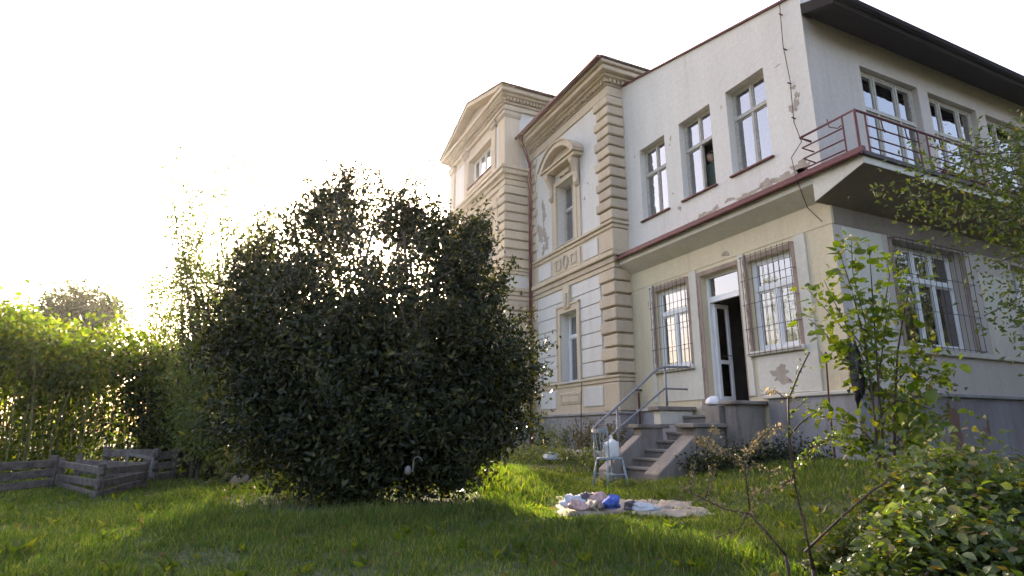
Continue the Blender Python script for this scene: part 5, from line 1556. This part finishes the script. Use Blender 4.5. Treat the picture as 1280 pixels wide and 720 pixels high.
# low herbs in front of the bed
herb = []
for k in range(420):
    y = rb.uniform(11.2, 16.2); x = -1.75 + rb.normal()*.28 - .12*(y-13)
    herb.append((x, y, hz(x, y) + rb.uniform(.03, .28)))
V, l, s_, v = cluster_leaves(herb, 7, .06, .07, .04, rb, 0)
o = big_mesh('low_herbs', V, l, s_, L_PALE, None, 'stuff', v); tag(o, 'low green weeds growing before the flower bed', 'weeds')
herb = []
for k in range(300):
    y = rb.uniform(6.6, 8.6); x = -0.55 - abs(rb.normal())*.4
    herb.append((x, y, hz(x, y) + rb.uniform(.02, .4)*rb.random()))
V, l, s_, v = cluster_leaves(herb, 7, .06, .06, .035, rb, 0)
shade_herbs = []  # dark-leaved clump added to stand for the shadow between steps and plinth
for k in range(420):
    y = rb.uniform(7.5, 8.55); x = rb.uniform(-2.1, -.4)
    shade_herbs.append((x, y, hz(x, y) + rb.uniform(.02, .5)*(0.4+0.6*rb.random())))
V, l, s_, v = joinleaf([(V, l, s_, v), cluster_leaves(shade_herbs, 8, .07, .07, .04, rb, 0)])
o = big_mesh('low_herbs', V, l, s_, L_BUSH, None, 'stuff', v); tag(o, 'weeds along the plinth, with a dark clump added for the shadow right of the steps', 'weeds')
v_ = ray(690, 573); xx = atX(690, 572, -2.0)
lump('white_bundle', WHITEC, Vector((xx.x, xx.y, xx.z)), .2, .26, .13, 'greyish white bundle lying in the weeds left of the kerb', 'bundle', 12, .35, 12)

# rusty rod leaning by the plinth
p0, p1 = atX(1044, 577, -0.3), atX(1032, 440, -0.2)
MB().tube([p0 - Vector((0, 0, .2)), (p0+p1)/2 + Vector((-.01, .01, 0)), p1], [.016, .015, .014], 6).build('rusty_rod', RUST)
tag(bpy.data.objects['rusty_rod'], 'thin rusty iron rod standing against the plinth near the annex corner', 'rod')

# ------------------------------------------------------------------ grass
def grass():
    r = np.random.default_rng(101)
    bx, by = -7.45, 9.25
    Vs, Ls, Ss, vs_ = [], [], [], []
    off = 0
    for (d0, d1, dens, wd, hgt_) in ((2.4, 4.5, 3600, .0034, .07), (4.5, 8, 2600, .0042, .07), (8, 13, 1300, .0065, .072), (13, 21, 350, .012, .085)):
        half = R(52)
        area = half*(d1*d1-d0*d0)
        n = int(area*dens)
        d = np.sqrt(r.random(n)*(d1*d1-d0*d0)+d0*d0); a = r.uniform(-half, half, n) + HEAD
        x = CAM.x + d*np.sin(a); y = CAM.y + d*np.cos(a)
        ok = ~((x > -0.6) | ((x > -2.45) & (y > 8.55) & (y < 10.55)) | ((x > -1.35) & (y > 11.5)) | ((x > -1.45) & (y > 17)))
        # thin under the bush and under the blanket
        db = np.hypot(x-bx, y-by)
        ok &= ~((db < 1.9) & (r.random(n) < .75))
        ok &= ~((np.hypot((x+2.75)/.75, (y-9.5)/1.15) < 1 + .25*np.sin(5*x+3*y)) & (r.random(n) < .9))
        # tufts: density and height vary over the lawn
        f = 0.5 + 0.5*np.sin(x*2.1+1.3*np.sin(y*1.7))*np.sin(y*2.3+1.1*np.sin(x*1.9))
        f2 = 0.5 + 0.5*np.sin(x*7.3+2*np.sin(y*5.1))*np.sin(y*6.7+1.7*np.sin(x*6.3))
        ok &= r.random(n) < 0.45 + 0.4*f + 0.25*f2
        x, y, f, f2, db = x[ok], y[ok], f[ok], f2[ok], db[ok]
        n = len(x)
        h = hgt_*(0.45 + 0.7*f + 0.5*f2)*r.uniform(.55, 1.35, n)
        tall = np.exp(-(((x+4.6)/.8)**2 + ((y-10.4)/1.8)**2))*1.3 + 0.9*np.exp(-((db-2.4)/.4)**2)
        tall += 1.5*np.exp(-(((x+6.1)/.55)**2 + ((y-3.9)/1.0)**2))
        tall += 0.8*np.exp(-(((x+2.0)/.5)**2 + ((y-7.7)/.7)**2))
        h *= 1 + tall*r.uniform(.3, 1.3, n)
        z = hgt(x, y) - .01
        th = r.uniform(0, 6.28, n); t = np.stack([np.cos(th), np.sin(th), 0*th], 1)
        ln = r.uniform(0, 6.28, n); le = np.stack([np.cos(ln), np.sin(ln), 0*ln], 1)*(h*r.uniform(.1, .75, n))[:, None]
        b = np.stack([x, y, z], 1); up = np.array([0, 0, 1.0])
        w = wd*r.uniform(.7, 1.4, n)[:, None]
        p1, p2 = b - t*w, b + t*w
        m = b + up*(h*.55)[:, None] + le*.3
        p3, p4 = m - t*w*.8, m + t*w*.8
        tip = b + up*(h*.95)[:, None] + le
        V = np.stack([p1, p2, p4, p3, tip], 1).reshape(-1, 3)
        i = np.arange(n)[:, None]*5 + off
        Ls.append(np.concatenate([i, i+1, i+2, i+3, i+3, i+2, i+4], 1).ravel()); Ss.append(np.tile([4, 3], n)); Vs.append(V)
        vs_.append(np.repeat(np.clip(r.random(n)*.8 + .25*(1-f)*r.random(n), 0, 1), 2))
        off += len(V)
    o = big_mesh('lawn_grass', np.concatenate(Vs), np.concatenate(Ls), np.concatenate(Ss), GRASS, None, 'stuff', np.concatenate(vs_))
    tag(o, 'rough green lawn grass between the bush and the house', 'grass')
grass()

# broad-leaved weeds and fallen leaves in the lawn
def weeds():
    r = np.random.default_rng(111)
    P, A, L, Wd = [], [], [], []
    for k in range(520):
        d = r.uniform(4, 13); a = HEAD + r.uniform(-.75, .75)
        x, y = CAM.x + d*math.sin(a), CAM.y + d*math.cos(a)
        if x > -2.6 or math.hypot(x+7.45, y-9.25) < 1.8: continue
        n = r.integers(5, 11); s_ = r.uniform(.5, 1.25)
        for q in range(n):
            t = r.uniform(0, 6.28)
            P.append((x + r.normal()*.02, y + r.normal()*.02, hz(x, y) + .01)); A.append((math.cos(t), math.sin(t), r.uniform(.3, 1.3))); L.append(.13*s_*r.uniform(.6, 1.2)); Wd.append(.045*s_)
    V, l, s_, v = leaves(np.array(P), np.array(A), np.array(L), np.array(Wd), r)
    tag(big_mesh('lawn_weeds', V, l, s_, L_KNOT, None, 'stuff', v), 'broad-leaved weeds scattered through the lawn', 'weeds')
    n = 900
    d = r.uniform(3.5, 14, n); a = HEAD + r.uniform(-.8, .8, n)
    x, y = CAM.x + d*np.sin(a), CAM.y + d*np.cos(a)
    ok = (x < -2.5)
    x, y = x[ok], y[ok]
    ax = np.stack([r.normal(size=len(x)), r.normal(size=len(x)), r.normal(size=len(x))*.3], 1)
    V, l, s_, v = leaves(np.stack([x, y, hgt(x, y) + r.uniform(.02, .07, len(x))], 1), ax, .06, .035, r)
    tag(big_mesh('fallen_leaves', V, l, s_, L_DRY, None, 'stuff', v), 'brown fallen leaves scattered in the grass', 'leaves')
weeds()

# ------------------------------------------------------------------ sunlit haze
def haze():
    m = bpy.data.materials.new('thin_haze'); m.use_nodes = True
    t = m.node_tree
    for n in list(t.nodes): t.nodes.remove(n)
    o = t.nodes.new('ShaderNodeOutputMaterial'); v = t.nodes.new('ShaderNodeVolumePrincipled')
    v.inputs['Color'].default_value = (0.95, 0.95, 0.97, 1)
    v.inputs['Density'].default_value = HAZE
    v.inputs["Anisotropy"].default_value = 0.8
    t.links.new(v.outputs[0], o.inputs['Volume'])
    b = MB().box(-70, 70, -8, 90, -1.2, 14.5).build('haze', m)
    b['kind'] = 'stuff'
HAZE = 0.0005
haze()
